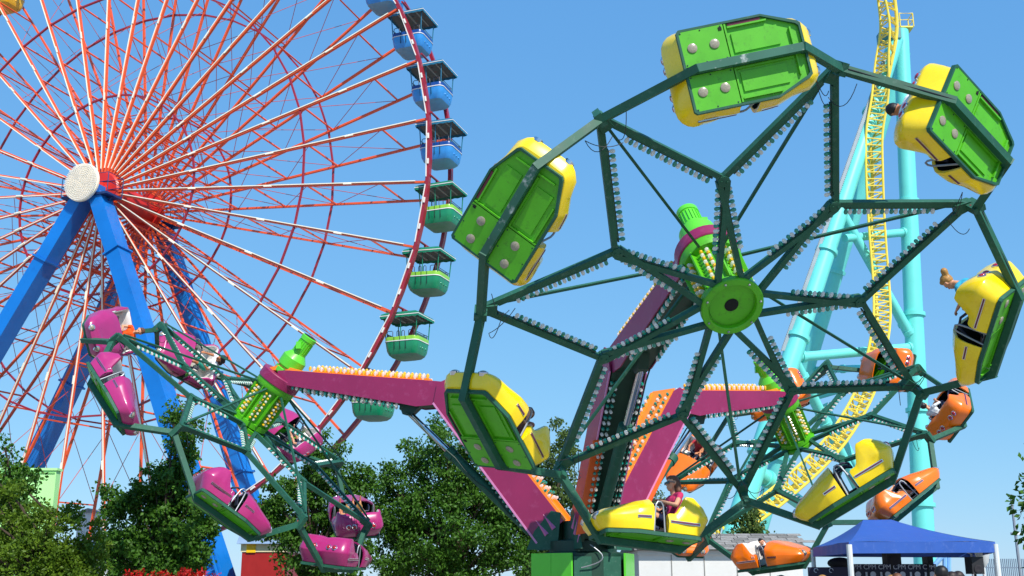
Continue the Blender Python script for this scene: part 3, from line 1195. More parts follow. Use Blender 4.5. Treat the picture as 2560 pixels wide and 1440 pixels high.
# cabins
def make_cabin(roof, tub, band, underc):
    root = bpy.data.objects.new('ferris_cabin', None)
    root.empty_display_size = .3
    COL.objects.link(root)
    # local axes: x along fu, y along fn, z up; origin at the pivot (roof top)
    hx, hy = 1.02, .98
    # roof: shallow four-sided dome with scalloped valance
    m = MB()

    def ring(k, z, n=12):
        pts = []
        for sx, sy, tx, ty in ((-1, -1, 1, 0), (1, -1, 0, 1), (1, 1, -1, 0), (-1, 1, 0, -1)):
            for i in range(n):
                f = i / n * 2
                pts.append(Vector(((sx + tx * f) * hx * k, (sy + ty * f) * hy * k, z(f / 2) if callable(z) else z)))
        return pts
    rg = [ring(1.0, lambda f: -.52 - .035 * abs(math.sin(f * PI * 6))), ring(1.0, -.40), ring(.95, -.30), ring(.75, -.18), ring(.4, -.10), ring(.05, -.08)]
    m.loft(rg, 0, True, False)
    m.add(rg[-1], [tuple(range(48))])
    rf = m.build('roof', roof, root, True, 40)
    m = MB()
    inn = [ring(.985, -.40), ring(.93, -.33), ring(.5, -.20), ring(.05, -.17)]
    m.loft(inn, 0, True, False)
    m.build('roof_lining', mat('grey_roof_lining', '6d7470', .7), rf, True)
    m = MB()
    for q in (-.5, 0, .5):
        m.beam((q, -hy * .93, -.37), (q, hy * .93, -.37), .05, .05)
    m.build('roof_rib', mat('grey_roof_rib', 'a7aaa2', .6), rf, True)
    m = MB()
    r0 = ring(1.012, -.385)
    r1 = ring(1.012, -.425)
    m.loft([r0, r1], 0, True)
    m.build('roof_piping', LINER, rf, True)
    # tub
    def tr(k, z, rc=.28, ox=0):
        pts = []
        X, Y = .86 * k, .80 * k
        for cx, cy, a0 in ((1, 1, 0), (-1, 1, 90), (-1, -1, 180), (1, -1, 270)):
            for j in range(6):
                a = R(a0 + j * 18)
                pts.append(Vector((cx * (X - rc * k) + rc * k * math.cos(a), cy * (Y - rc * k) + rc * k * math.sin(a), z)))
        return pts
    m = MB()
    m.loft([tr(1.03, -1.72), tr(1.0, -1.98), tr(.95, -2.25), tr(.86, -2.42)], 0, True)
    tb = m.build('tub', tub, root, True, 60)
    m = MB()
    m.loft([tr(.86, -2.42), tr(.70, -2.55), tr(.42, -2.62), tr(.05, -2.63)], 0, True, True)
    m.build('tub_bottom', underc, tb, True, 60)
    m = MB()
    m.loft([tr(1.035, -1.69), tr(1.04, -1.72), tr(1.04, -1.56), tr(1.03, -1.52), tr(.95, -1.52), tr(.93, -1.7), tr(.9, -2.2)], 0, True)
    m.build('band', band, tb, True, 60)
    m = MB()
    m.loft([tr(1.045, -1.715), tr(1.05, -1.72), tr(1.05, -1.76), tr(1.04, -1.765)], 0, True)
    m.build('white_line', LINER, tb, True)
    DK = mat('door_seam', '14322c', .6)
    for sy in (-1, 1):
        for x in (-.32, -.02, .28):
            m = MB()
            m.beam((x, sy * .835, -1.53), (x, sy * .80, -2.18), .022, .03, (0, 1, 0))
            m.build('door_seam', DK, tb, True)
    for sx in (-1, 1):
        for q in (-.3, 0, .3):
            l = MB()
            l.lathe([(.07, -.02), (.06, .03), (.03, .045)], (sx * .83, q, -2.08), (sx, 0, -.15), 10)
            l.build('end_lamp', tub, tb, True, 60)
    for x in (-.8, .8):
        for y in (-.74, .74):
            m = MB()
            m.tube((x, y, -1.55), (x * 1.08, y * 1.08, -.42), .028, 6)
            m.build('post', roof, root, True)
    for y in (-.74, .74):
        m = MB()
        m.tube((0, y, -1.55), (0, y * 1.1, -.42), .024, 6)
        m.build('post', roof, root, True)
    for y in (-.76, .76):
        m = MB()
        for x0, x1 in ((-.72, -.42), (-.2, -.06), (.06, .2), (.42, .72)):
            m.path([(x0, y, -1.53), (x0, y, -1.25), (x0 + .05, y, -1.2), (x1 - .05, y, -1.2), (x1, y, -1.25), (x1, y, -1.53)], .018, 6)
        m.build('rail', BARBLK, root, True)
    for x in (-.8, .8):
        m = MB()
        m.path([(x, -.7, -1.3), (x, .7, -1.3)], .016, 6)
        m.build('rail', BARBLK, root, True)
    m = MB()
    for sx in (-1, 1):
        m.box((sx * .55, 0, -1.75), (.4, 1.35, .12))
        m.box((sx * .74, 0, -1.55), (.08, 1.3, .4))
    m.build('bench', mat('cabin_bench', '3b5a55', .6), root, True)
    m = MB()
    m.tube((0, -FW / 2, 0), (0, FW / 2, 0), .06, 10)
    m.beam((0, -.5, 0), (0, -.5, -.2), .12, .12)
    m.beam((0, .5, 0), (0, .5, -.2), .12, .12)
    m.build('axle', FRIM, root, True)
    return root


CABC = {
    'blue': (mat('cabin_roof_blue', '1c6f8e', .5, var=.12), mat('cabin_blue', '3590d8', .3, coat=.4), mat('cabin_navy_band', '16468f', .3), mat('cabin_pale_blue_bottom', '6ea3bd', .6, dirt='8b9a98', dirt_amt=.5)),
    'green': (mat('cabin_roof_green', '0f7a58', .5, var=.12), mat('cabin_green', '0f8a5c', .3, coat=.4), mat('cabin_lime_band', '8cc63c', .3), mat('cabin_pale_green_bottom', '6f9178', .6, dirt='93998a', dirt_amt=.5)),
    'yellow': (mat('cabin_roof_olive', '8a7a2c', .5, var=.12), mat('cabin_yellow', 'f0b414', .3, coat=.4), mat('cabin_maroon_band', '7a2440', .3), mat('cabin_pale_yellow_bottom', 'd9b040', .6)),
}
CPRO = {}
CLAB = {35: ('blue', 'blue ferris wheel cabin cut by the top edge of the picture'),
        0: ('blue', 'uppermost blue ferris wheel cabin with its whole roof in view'),
        1: ('blue', 'second lowest blue ferris wheel cabin'),
        2: ('blue', 'lowest blue ferris wheel cabin, directly above the green ones'),
        3: ('green', 'highest green ferris wheel cabin, beside the yellow gondola with scuffed beam'),
        4: ('green', 'second highest green ferris wheel cabin, just below the rightmost one'),
        5: ('green', 'third green ferris wheel cabin from the top, hanging free in the sky'),
        6: ('green', 'lowest green ferris wheel cabin, below the plum boom'),
        26: ('yellow', 'yellow ferris wheel cabin at the top left corner')}
for i, (cn, lb) in CLAB.items():
    if cn not in CPRO:
        o = CPRO[cn] = make_cabin(*CABC[cn])
    else:
        o = copy_tree(CPRO[cn])
    a = FPH - i * STEP - (.025 if i == 26 else 0)
    o.matrix_world = frame(fp(FR, a, FW / 2) + Z * .34 + fu * (.12 if i < 30 and i != 26 else .12), fu, fn, Z) @ Matrix.Scale(.93, 4, Z) @ Matrix.Rotation(R(random.uniform(-2, 2)), 4, 'Y')
    tag(o, lb, 'ferris cabin', cn + ' ferris cabins')

# ------------------------------------------------------------------ roller coaster
YC = 84.0
CT = thing('coaster_support', 'turquoise steel tube tower of the roller coaster with flanged joints', 'coaster tower', at(2300, 1440, YC))


def pipe(a, b, r0, r1, joints=(), name='support_tube'):
    m = MB()
    m.path([a, b], [r0, r1], 24)
    o_ = m.build(name, CYAN, CT)
    d = (b - a).normalized()
    for f in joints:
        p = a.lerp(b, f)
        rr = r0 + (r1 - r0) * f
        m = MB()
        m.lathe([(rr * 1.0, -.16), (rr * 1.22, -.15), (rr * 1.22, .15), (rr, .16)], p, d, 24)
        m.build('flange', CYAN, o_)
    return o_


# main upright, then the two leaning legs, cross tubes, diagonals
pipe(at(2252, 78, YC), at(2314, 1445, YC), .62, .80, (.34, .55, .72, .88))
pipe(at(2240, 100, YC - 1), at(1796, 1450, YC - 7), .60, .78, (.16, .44, .6, .8))
pipe(at(2258, 130, YC + 3), at(1988, 1010, YC + 12), .62, .74, (.3, .62))
pipe(at(1988, 1010, YC + 12), at(1860, 1450, YC + 16), .74, .78, (.3,))
pipe(at(2258, 110, YC + 1), at(2268, 350, YC + 9), .3, .35, ())
pipe(at(2112, 596, YC - 3), at(2270, 580, YC), .32, .32, (.5, .92))
pipe(at(1995, 893, YC - 4), at(2290, 868, YC), .36, .36, (.04, .94))
pipe(at(2110, 540, YC - 3), at(2290, 862, YC), .36, .36, (.5, .9))
pipe(at(2150, 610, YC + 7), at(2284, 864, YC + 6), .32, .32, (.8,))
pipe(at(1990, 910, YC - 4), at(2150, 1230, YC + 2), .40, .40, (.1, .45))
pipe(at(2060, 1010, YC + 9), at(2160, 1200, YC + 9), .34, .34, (.4,))
pipe(at(1895, 1180, YC - 5), at(2010, 1265, YC - 2), .55, .5, (.2,))
pipe(at(2040, 925, YC + 11), at(2280, 915, YC + 2), .3, .3, (.3,))
pipe(at(2010, 1000, YC + 13), at(2150, 960, YC + 5), .3, .3, ())
# top platform
tp = at(2262, 60, YC)
m = MB()
m.box(at(2262, 74, YC), (1.1, 1.1, .12))
pf = m.build('platform', TRACKY, CT)
m = MB()
b0 = at(2262, 74, YC)
for x in (-.55, .55):
    for y in (-.55, .55):
        m.tube(b0 + Vector((x, y, 0)), b0 + Vector((x, y, 1.2)), .05, 6)
for h in (.6, 1.2):
    m.path([b0 + Vector((-.55, -.55, h)), b0 + Vector((.55, -.55, h)), b0 + Vector((.55, .55, h)), b0 + Vector((-.55, .55, h))], .05, 6, closed=True)
m.build('railing', TRACKY, pf)
m = MB()
m.box(at(2222, 92, YC - 1), (1.5, 1.5, .9))
m.build('inspection_box', mat('grey_teal_box', '4f8d92', .5), CT)
# service ladder chain along the leaning leg
m = MB()
a0, a1 = at(2222, 140, YC - 2), at(1965, 880, YC - 5)
for k in range(150):
    p = a0.lerp(a1, k / 150)
    m.box(p + Vector((-.25, 0, 0)), (.28, .12, .16))
m.tube(a0 + Vector((-.4, 0, 0)), a1 + Vector((-.4, 0, 0)), .03, 5)
o = m.build('cable_chain', mat('grey_chain', '9aa7ac', .5), CT)
o['kind'] = 'stuff'

# track: spine with two rails and lattice, twisting
path2d = [(2170, -140, 40), (2195, -40, 10), (2212, 60, -10), (2205, 150, -30), (2200, 240, -60), (2186, 330, -80), (2186, 430, -75), (2190, 530, -85), (2196, 620, -90), (2203, 710, -90), (2205, 790, -85), (2196, 860, -80), (2180, 930, -75), (2150, 1005, -70), (2105, 1080, -70), (2050, 1145, -70), (1985, 1205, -70), (1915, 1262, -70), (1840, 1315, -70), (1760, 1360, -70), (1660, 1405, -70), (1540, 1440, -70)]
pts = []
for px, py, r in path2d:
    pts.append((at(px, py, YC - 3 - max(0, py - 700) * .006), r))


def cr(p0, p1, p2, p3, t):
    return .5 * ((2 * p1) + (-p0 + p2) * t + (2 * p0 - 5 * p1 + 4 * p2 - p3) * t * t + (-p0 + 3 * p1 - 3 * p2 + p3) * t ** 3)


fine = []
for i in range(1, len(pts) - 2):
    for j in range(6):
        f = j / 6
        fine.append((cr(pts[i - 1][0], pts[i][0], pts[i + 1][0], pts[i + 2][0], f), cr(pts[i - 1][1], pts[i][1], pts[i + 1][1], pts[i + 2][1], f)))
TRK = thing('coaster_track', 'twisting yellow lattice roller coaster track', 'coaster track', fine[-1][0])
rails = [[], [], []]
for i, (p, roll) in enumerate(fine):
    d = (fine[min(i + 1, len(fine) - 1)][0] - fine[max(i - 1, 0)][0]).normalized()
    base = Vector((0, 1, 0))
    s_ = d.cross(base).normalized()
    b_ = s_.cross(d)
    q = Quaternion(d, R(roll + 85))
    s_, b_ = q @ s_, q @ b_
    rails[0].append(p + s_ * .62)
    rails[1].append(p - s_ * .62)
    rails[2].append(p + b_ * 1.1)
for k, r in ((0, .10), (1, .10)):
    m = MB()
    m.path(rails[k], r, 8)
    m.build('rail', TRACKY, TRK)
m = MB()
m.path(rails[2], .15, 10)
m.build('spine', TRACKY, TRK)
m = MB()
for i in range(0, len(fine) - 1):
    m.tube(rails[0][i], rails[2][i + (1 if i % 2 else 0)], .07, 5)
    m.tube(rails[1][i], rails[2][i + (0 if i % 2 else 1)], .07, 5)
    m.tube(rails[0][i], rails[1][i], .06, 5)
    if i % 2:
        m.tube(rails[0][i], rails[1][i + 1], .05, 5)
o = m.build('lattice', TRACKY, TRK)
o['kind'] = 'stuff'


# ------------------------------------------------------------------ trees
def leaf_cloud(rng, cl, leaves, size, droop):
    """cl: cluster centres + radii; every leaf one folded quad pair"""
    n = len(cl) * leaves
    cen = np.repeat(np.array([c[0] for c in cl]), leaves, 0)
    rad = np.repeat(np.array([c[1] for c in cl]), leaves)
    off = rng.normal(size=(n, 3))
    off /= np.linalg.norm(off, axis=1)[:, None]
    off *= (rng.random(n) ** .5)[:, None] * rad[:, None]
    p = cen + off * np.array([1, 1, .8])
    d = rng.normal(size=(n, 3)) * .75 + off / (rad[:, None] + 1e-6) * .8
    d[:, 2] -= droop
    d /= np.linalg.norm(d, axis=1)[:, None]
    r = np.cross(d, rng.normal(size=(n, 3)))
    r /= np.linalg.norm(r, axis=1)[:, None] + 1e-9
    nn = np.cross(r, d)
    L = size * (0.7 + .6 * rng.random(n))[:, None]
    Wd = L * .36
    a = p
    b = p + d * L * .5 + r * Wd * .9 + nn * L * .08
    c = p + d * L - nn * L * .12
    e = p + d * L * .5 - r * Wd * .9 + nn * L * .08
    v = np.stack([a, b, c, e], 1).reshape(-1, 3)
    i = np.arange(n)[:, None] * 4
    f = np.concatenate([np.concatenate([i, i + 1, i + 2], 1), np.concatenate([i, i + 2, i + 3], 1)], 0)
    return v, f


def np_mesh(name, v, f, m):
    me = bpy.data.meshes.new(name)
    k = f.shape[1]
    me.vertices.add(len(v))
    me.vertices.foreach_set('co', v.astype(np.float32).ravel())
    me.loops.add(f.size)
    me.loops.foreach_set('vertex_index', f.astype(np.int32).ravel())
    me.polygons.add(len(f))
    me.polygons.foreach_set('loop_start', np.arange(0, f.size, k, dtype=np.int32))
    me.polygons.foreach_set('loop_total', np.full(len(f), k, dtype=np.int32))
    me.update(calc_edges=True)
    me.materials.append(m)
    return me


LEAF = leaf_mat('deep_green_leaf', '24480e', '5e8e2c')
LEAF2 = leaf_mat('olive_green_leaf', '32520c', '7c9a2a')
LEAF3 = leaf_mat('dull_green_leaf', '34501c', '748a44')
BARK = mat('grey_brown_bark', '4a3c30', .9, var=.3, scale=6, bump=.5)


def tree(name, label, base, blobs, seed, ncl=260, leaves=80, size=.14, crad=.33, droop=.7, lm=None, trunk=.16, cat='tree', shell=.45):
    """blobs: ellipsoids (dx, dy, z, rx, ry, rz) above the base; leaf clumps fill them unevenly, limbs reach the clumps"""
    rng = np.random.default_rng(seed)
    base = Vector(base)
    T = thing(name, label, cat, base)
    vol = np.array([b[3] * b[4] * b[5] for b in blobs]) ** .75
    vol = vol / vol.sum()
    cl = []
    for b, w in zip(blobs, vol):
        k = max(3, int(ncl * w))
        for _ in range(k):
            d = rng.normal(size=3)
            d /= np.linalg.norm(d)
            rr = shell + (1.04 - shell) * rng.random() ** .6
            rr *= 1 + .16 * math.sin(d[0] * 7 + seed) * math.cos(d[2] * 6 + d[1] * 5)
            cl.append((np.array(b[:3]) + d * rr * np.array(b[3:6]), crad * (.6 + .8 * rng.random())))
    cl = [c for c in cl if c[0][2] > .6]
    v, f = leaf_cloud(rng, cl, leaves, size, droop)
    o = obj('crown', np_mesh('crown', v, f, lm or LEAF), T)
    top = max(b[2] + b[5] * .5 for b in blobs)
    m = MB()
    pts = [Vector((rng.normal() * .05 * i, rng.normal() * .05 * i, top * i / 6)) for i in range(7)]
    m.path(pts, [trunk * (1 - .14 * i) for i in range(7)], 8)
    m.build('trunk', BARK, T, True)
    m = MB()
    for j in range(0, len(cl), 5):
        c = Vector(cl[j][0])
        a = pts[min(6, max(1, int(c.z * .6 / top * 6)))]
        mid = a.lerp(c, .5) + Vector((0, 0, .15))
        m.path([a, mid, c], [trunk * .35, trunk * .2, .012], 5)
    m.build('limbs', BARK, T, True)
    return T


def gp(px, Y):
    p = at(px, 1441, Y)
    return Vector((p.x, p.y, 0))


tree('leafy_tree', 'pear-shaped leafy tree in front of the blue ferris leg, tallest on the left', gp(405, 38),
     [(.3, 0, 6.0, .6, .6, 1.55), (.05, 0, 4.4, 1.1, 1.1, 1.1), (-1.0, .2, 3.2, 1.25, 1.0, 1.2), (.8, 0, 3.0, .9, 1.0, 1.1), (-.3, 0, 2.2, 1.75, 1.4, 1.2), (-1.7, 0, 4.1, .5, .5, .55)], 3, 330, 84)
tree('leafy_tree', 'leafy tree behind the lower pink gondolas, right of the blue ladder leg', gp(775, 43),
     [(.4, 0, 5.6, 1.0, .9, 1.35), (-.9, 0, 4.3, 1.1, 1.0, 1.3), (1.4, 0, 4.2, .9, .9, 1.2), (.7, 0, 2.6, 1.8, 1.4, 1.5), (1.9, 0, 5.2, .5, .5, .6), (-1.6, 0, 3.7, .8, .8, .7)], 7, 330, 80)
tree('leafy_tree', 'broad dark green tree left of the ride tower', gp(1130, 45),
     [(-.3, 0, 6.2, 1.7, 1.4, 1.6), (-2.1, 0, 4.6, 1.2, 1.1, 1.7), (1.8, 0, 4.9, 1.3, 1.2, 1.4), (0, 0, 3.4, 3.0, 2.0, 2.0), (-1.0, 0, 1.8, 2.0, 1.6, 1.1), (2.6, 0, 2.6, 1.0, 1.0, 1.4)], 11, 560, 84, crad=.38)
tree('leafy_tree', 'narrow tree with spiky top just left of the tower, behind the yellow gondola', gp(1390, 50),
     [(.2, 0, 6.6, .8, .8, 1.9), (-1.0, 0, 5.6, .9, .8, 1.3), (.0, 0, 4.0, 1.7, 1.4, 1.6), (0, 0, 2.2, 1.9, 1.5, 1.5)], 15, 240, 80, lm=LEAF3)
tree('leafy_tree', 'small pale tree seen between the tower and the woman in sunglasses', gp(1640, 56),
     [(0, 0, 5.2, .9, .8, 1.3), (0, 0, 3.6, 1.3, 1.0, 1.3), (-.6, 0, 2.3, 1.3, 1, 1.0)], 17, 110, 44, lm=LEAF3)
tree('leafy_tree', 'small olive tree standing behind the white building roof', gp(1872, 66),
     [(0, 0, 4.6, 1.0, .9, 1.3), (-.4, 0, 3.2, 1.5, 1.2, 1.2), (.7, 0, 3.4, .9, .9, 1.0)], 19, 120, 44, lm=LEAF3, size=.2)
tree('clipped_shrub', 'dense clipped shrub filling the lower left corner', gp(95, 30),
     [(-1.25, 0, 3.1, .6, .8, 1.3), (.25, 0, 2.45, 1.15, 1.0, 1.1), (1.0, .2, 2.0, .65, .7, .9), (-.6, -.3, 1.6, 1.7, 1.0, 1.1), (.7, -.2, 1.2, 1.1, .9, .8)], 23, 420, 64, size=.105, crad=.24, droop=-.35, lm=LEAF2, cat='shrub', shell=.6)
tree('leafy_tree', 'tall thin tree cut by the left edge behind the clipped shrub', gp(-25, 35),
     [(-.3, 0, 4.9, .7, .7, 1.3), (.3, 0, 4.2, .8, .7, .9), (1.0, .1, 4.6, .3, .3, .4), (.1, 0, 2.6, 1.2, 1.0, 1.6)], 27, 160, 50)
tree('leafy_tree', 'dark branch of a tree reaching in at the right edge', gp(2625, 26),
     [(.0, 0, 3.2, .34, .4, .7), (-.05, 0, 2.3, .3, .4, .5), (.2, 0, 4.1, .25, .3, .4), (.1, 0, 1.4, .4, .5, .5)], 31, 44, 30, size=.17, lm=LEAF)

# ------------------------------------------------------------------ buildings and small structures
WHITEW = mat('white_panel_siding', 'd9d8d4', .6, var=.05, scale=1.0, dirt='b9b6ad', dirt_amt=.25)
SHING = mat('grey_shingle', '8f8b86', .85, var=.3, scale=6, bump=.6, bscale=12)
SHING2 = mat('dark_grey_shingle', '77746f', .85, var=.3, scale=6, bump=.6, bscale=12)
# white building with shingle roof
YB = 47.0
b0, b1 = at(1598, 1440, YB), at(2008, 1440, YB)
H = at(1700, 1376, YB).z
HB = thing('white_building', 'long white panel building with grey shingle roof behind the orange gondolas', 'building', Vector(((b0.x + b1.x) / 2, YB, 0)))
m = MB()
m.box(((b0.x + b1.x) / 2, YB + 3, H / 2), (b1.x - b0.x, 6, H))
wl = m.build('wall', WHITEW, HB)
SEAM = mat('grey_seam', '8d8c88', .6)
nP = 5
for i in range(1, nP):
    x = b0.x + (b1.x - b0.x) * i / nP
    m = MB()
    m.box((x, YB - .01, H / 2), (.04, .02, H - .02))
    m.build('panel_seam', SEAM, wl)
m = MB()
m.box(((b0.x + b1.x) / 2, YB - .06, H - .09), (b1.x - b0.x + .1, .12, .16))
m.build('fascia', WHITEW, wl)
rt = at(1700, 1336, YB + 1.6)
SL = (Vector((0, YB + 1.6, rt.z)) - Vector((0, YB - .35, H))).length
ang = math.atan2(rt.z - H, 1.95)
m = MB()
m.add([(b0.x - .2, YB - .35, H), (b1.x + .2, YB - .35, H), (b1.x + .2, YB + 1.6, rt.z), (b0.x - .2, YB + 1.6, rt.z), (b0.x - .2, YB + 6.3, H), (b1.x + .2, YB + 6.3, H)],
      [(0, 1, 2, 3), (3, 2, 5, 4), (0, 3, 4), (1, 5, 2), (0, 4, 5, 1)])
rf = m.build('roof', SHING2, HB)
random.seed(9)
shm = []
for q, sm_ in enumerate((SHING, SHING2)):
    mm = MB()
    mm.box((0, 0, 0), (.98, .30, .02))
    shm.append(mm.mesh('shingle', sm_))
rows = 7
for r in range(rows):
    f = (r + .5) / rows
    p = Vector((0, YB - .35, H)).lerp(Vector((0, YB + 1.6, rt.z)), f)
    x = b0.x - .1 - (r % 2) * .35
    while x < b1.x:
        wd = random.uniform(.45, .9)
        o = obj('shingle', random.choice(shm), rf)
        o.location = Vector((x + wd / 2, p.y, p.z + .03)) - world_loc(rf)
        o.rotation_euler = (ang - .05, 0, 0)
        o.scale = (wd * .97, 1, 1)
        x += wd
# blue tent
YT = 24.0
tf = [at(2122, 1362, YT), at(2487, 1352, YT + 1.0)]
zt_ = at(2125, 1355, YT).z
TB = mat('blue_tent_fabric', '2a55a6', .6, var=.06, scale=2, bump=.15, bscale=8, dirt='7d93d0', dirt_amt=.2)
TENT = thing('canopy_tent', 'large blue fabric canopy tent on white posts at lower right', 'tent', gp(2300, YT + 3))
zE = at(2125, 1355, YT).z
c00 = Vector((at(2122, 1355, YT).x, YT, zE))
c10 = Vector((at(2487, 1351, YT + 1.5).x, YT + 1.5, zE + .05))
c01 = Vector((at(2030, 1345, YT + 7).x, YT + 7, zE + .05))
c11 = Vector((c10.x + c01.x - c00.x + 1.2, YT + 8.5, zE + .05))
apex = at(2158, 1300, YT + 3.6)
apex2 = at(2228, 1299, YT + 4.2)
m = MB()


def quadpatch(m, A, B, C, D, n=8, sag=.06):
    rows_ = []
    for i in range(n + 1):
        row = []
        for j in range(n + 1):
            u, v_ = j / n, i / n
            p = A.lerp(B, u).lerp(D.lerp(C, u), v_)
            p = p - Vector((0, 0, sag * 4 * v_ * (1 - v_) + .012 * math.sin(u * 40) * (1 - v_)))
            row.append(p)
        rows_.append(row)
    m.loft(rows_, 0, False)


quadpatch(m, c00, c10, apex2, apex)
quadpatch(m, c01, c00, apex, apex)
quadpatch(m, c10, c11, apex2, apex2)
quadpatch(m, c11, c01, apex, apex2)
cn = m.build('canopy', TB, TENT, angle=50)
dz = Vector((0, 0, -.235))
for A, B_ in ((c00, c10), (c01, c00), (c10, c11), (c11, c01)):
    m = MB()
    n_ = 24
    out_ = Vector((B_.y - A.y, A.x - B_.x, 0)).normalized()
    r0 = [A.lerp(B_, i / n_) for i in range(n_ + 1)]
    r1 = [A.lerp(B_, i / n_) + dz + out_ * .02 * math.sin(i * 1.9) for i in range(n_ + 1)]
    r2 = [p - out_ * .01 for p in r1]
    m.loft([r0, r1, r2], 0, False)
    m.build('valance', TB, cn)
PW = mat('white_tent_pole', 'd8dcdc', .4)
for c_ in (c00, c10, c01, c11):
    m = MB()
    m.tube(Vector((c_.x, c_.y, 0)), c_ - Vector((0, 0, .05)), .06, 10)
    m.build('post', PW, TENT)
m = MB()
for A, B_ in ((c00, apex), (c10, apex2), (c01, apex), (c11, apex2)):
    m.tube(A - Vector((0, 0, .12)), B_ - Vector((0, 0, .12)), .03, 6)
m.build('frame', PW, TENT)
# navy sponsor board under the tent
NAVY = mat('navy_board', '161a3e', .5, var=.15)
INK = mat('white_print', 'cfd6e6', .5)


def text_mesh(txt, size, m_):
    cu = bpy.data.curves.new('text', 'FONT')
    cu.body = txt
    cu.size = size
    cu.extrude = .003
    cu.align_x = 'CENTER'
    tmp = bpy.data.objects.new('tmp', cu)
    COL.objects.link(tmp)
    me = bpy.data.meshes.new_from_object(tmp.evaluated_get(bpy.context.evaluated_depsgraph_get()))
    bpy.data.objects.remove(tmp)
    me.materials.clear()
    me.materials.append(m_)
    return me


YN = 30.0
n0, n1 = at(2130, 1410, YN), at(2338, 1408, YN)
BD = thing('sponsor_board', 'navy board printed with rows of white logos under the tent', 'board', Vector(((n0.x + n1.x) / 2, YN, 0)))
m = MB()
m.box(((n0.x + n1.x) / 2, YN, n0.z / 2 + .3), (n1.x - n0.x, .08, n0.z - .6))
m.build('panel', NAVY, BD)
tm = text_mesh('CPM', .17, INK)
for i in range(6):
    px = 2138 + 37 * i
    for py, kind in ((1423, 't'), (1436, 'd')):
        p = at(px, py, YN - .06)
        if kind == 't':
            o = obj('logo', tm, BD)
            o.location = p - world_loc(BD)
            o.rotation_euler = (PI / 2, 0, 0)
        else:
            m = MB()
            m.lathe([(.075, 0), (.075, .01)], p + Vector((.08, 0, 0)), (0, -1, 0), 14)
            m.build('logo', INK, BD)
            m = MB()
            m.box(p + Vector((-.09, 0, 0)), (.05, .01, .12))
            m.build('logo', INK, BD)
BD2 = thing('sponsor_board', 'dark navy table board left of the tent post', 'board', gp(2070, 29))
n0, n1 = at(2020, 1418, 29), at(2118, 1414, 29)
m = MB()
m.box(((n0.x + n1.x) / 2, 29, n0.z / 2), (n1.x - n0.x, .1, n0.z))
m.build('panel', NAVY, BD2)
for px in (2040, 2078):
    m = MB()
    p = at(px, 1426, 28.92)
    m.path([p + Vector((.05 * math.cos(a), 0, .05 * math.sin(a))) for a in [i * .5 for i in range(11)]], .008, 5)
    m.build('logo', INK, BD2)
m = MB()
p = at(2100, 1408, 29.4)
m.ball(p, .3, 12, 8, 0, (1.1, .6, .5))
tag(m.build('covered_drum', DARKIN), 'dark covered lump standing on the table board behind the tent post', 'cover')
BLKP = mat('black_speaker_cabinet', '15161c', .6)


def speaker(label, px0, px1, py0, py1, Y):
    a, b = at(px0, py0, Y), at(px1, py1, Y)
    T = thing('loudspeaker', label, 'speaker', Vector(((a.x + b.x) / 2, Y, 0)))
    w_ = b.x - a.x
    cx, cz = (a.x + b.x) / 2, (a.z + b.z) / 2
    m = MB()
    m.box((cx, Y + .2, cz), (w_, .4, a.z - b.z))
    m.build('cabinet', BLKP, T)
    m = MB()
    m.lathe([(w_ * .36, 0), (w_ * .36, .015), (w_ * .28, .02), (w_ * .1, .01)], (cx, Y - .002, cz - .08), (0, -1, 0), 18)
    m.build('cone', DARKIN, T)
    m = MB()
    m.tube((cx, Y + .2, 0), (cx, Y + .2, b.z), .03, 8)
    for a_ in (0, 2.1, 4.2):
        m.tube((cx, Y + .2, .7), (cx + .5 * math.cos(a_), Y + .2 + .5 * math.sin(a_), 0), .02, 6)
    m.build('stand', BLKP, T)


speaker('tall black loudspeaker on a stand near the right tent post', 2428, 2462, 1392, 1435, 25.5)
speaker('black loudspeaker hanging high under the middle of the tent', 2216, 2254, 1376, 1410, 29.0)
speaker('small black loudspeaker standing on the right end of the sponsor board', 2318, 2334, 1391, 1410, 29.6)
# light blue pipe frame
PB = mat('pale_blue_pipe', '7fb2e4', .4)
PF = thing('pipe_frame', 'pale blue pipe gate frame beyond the tent', 'frame', gp(2400, 38))
for a, b in (((2362, 1440), (2362, 1388)), ((2352, 1387), (2450, 1387)), ((2358, 1388), (2330, 1420)), ((2372, 1440), (2372, 1392))):
    m = MB()
    m.tube(at(*a, 38), at(*b, 38), .08, 8)
    m.build('pipe', PB, PF)
# fence
FN = thing('picket_fence', 'thin dark metal picket fence at far right', 'fence', gp(2510, 40))
FM = mat('fence_steel', '6f7f90', .5)
pk = MB()
pk.tube((0, 0, 0), (0, 0, 2.25), .018, 5)
pkm = pk.mesh('picket', FM)
xa, xb = at(2460, 1441, 40).x, at(2600, 1441, 40).x
nn_ = 30
for i in range(nn_):
    o = obj('picket', pkm, FN)
    o.location = Vector((xa + (xb - xa) * i / nn_, 40, 0)) - FN.location
for h in (1.95, .3):
    m = MB()
    m.beam((xa, 40, h), (xb, 40, h), .03, .04)
    m.build('rail', FM, FN)
# lamp post at the right edge
LP = thing('lamp_post', 'slim grey lamp post with white globe at the right edge', 'lamp post', gp(2552, 30))
m = MB()
m.tube(gp(2553, 30), at(2527, 1236, 30), .05, 8, 0, .035)
m.build('pole', mat('grey_pole', '8b95a0', .5), LP)
m = MB()
p = at(2540, 1334, 30)
m.box(p, (.25, .12, .06))
m.build('arm', mat('white_lamp', 'e8e6e6', .4), LP)
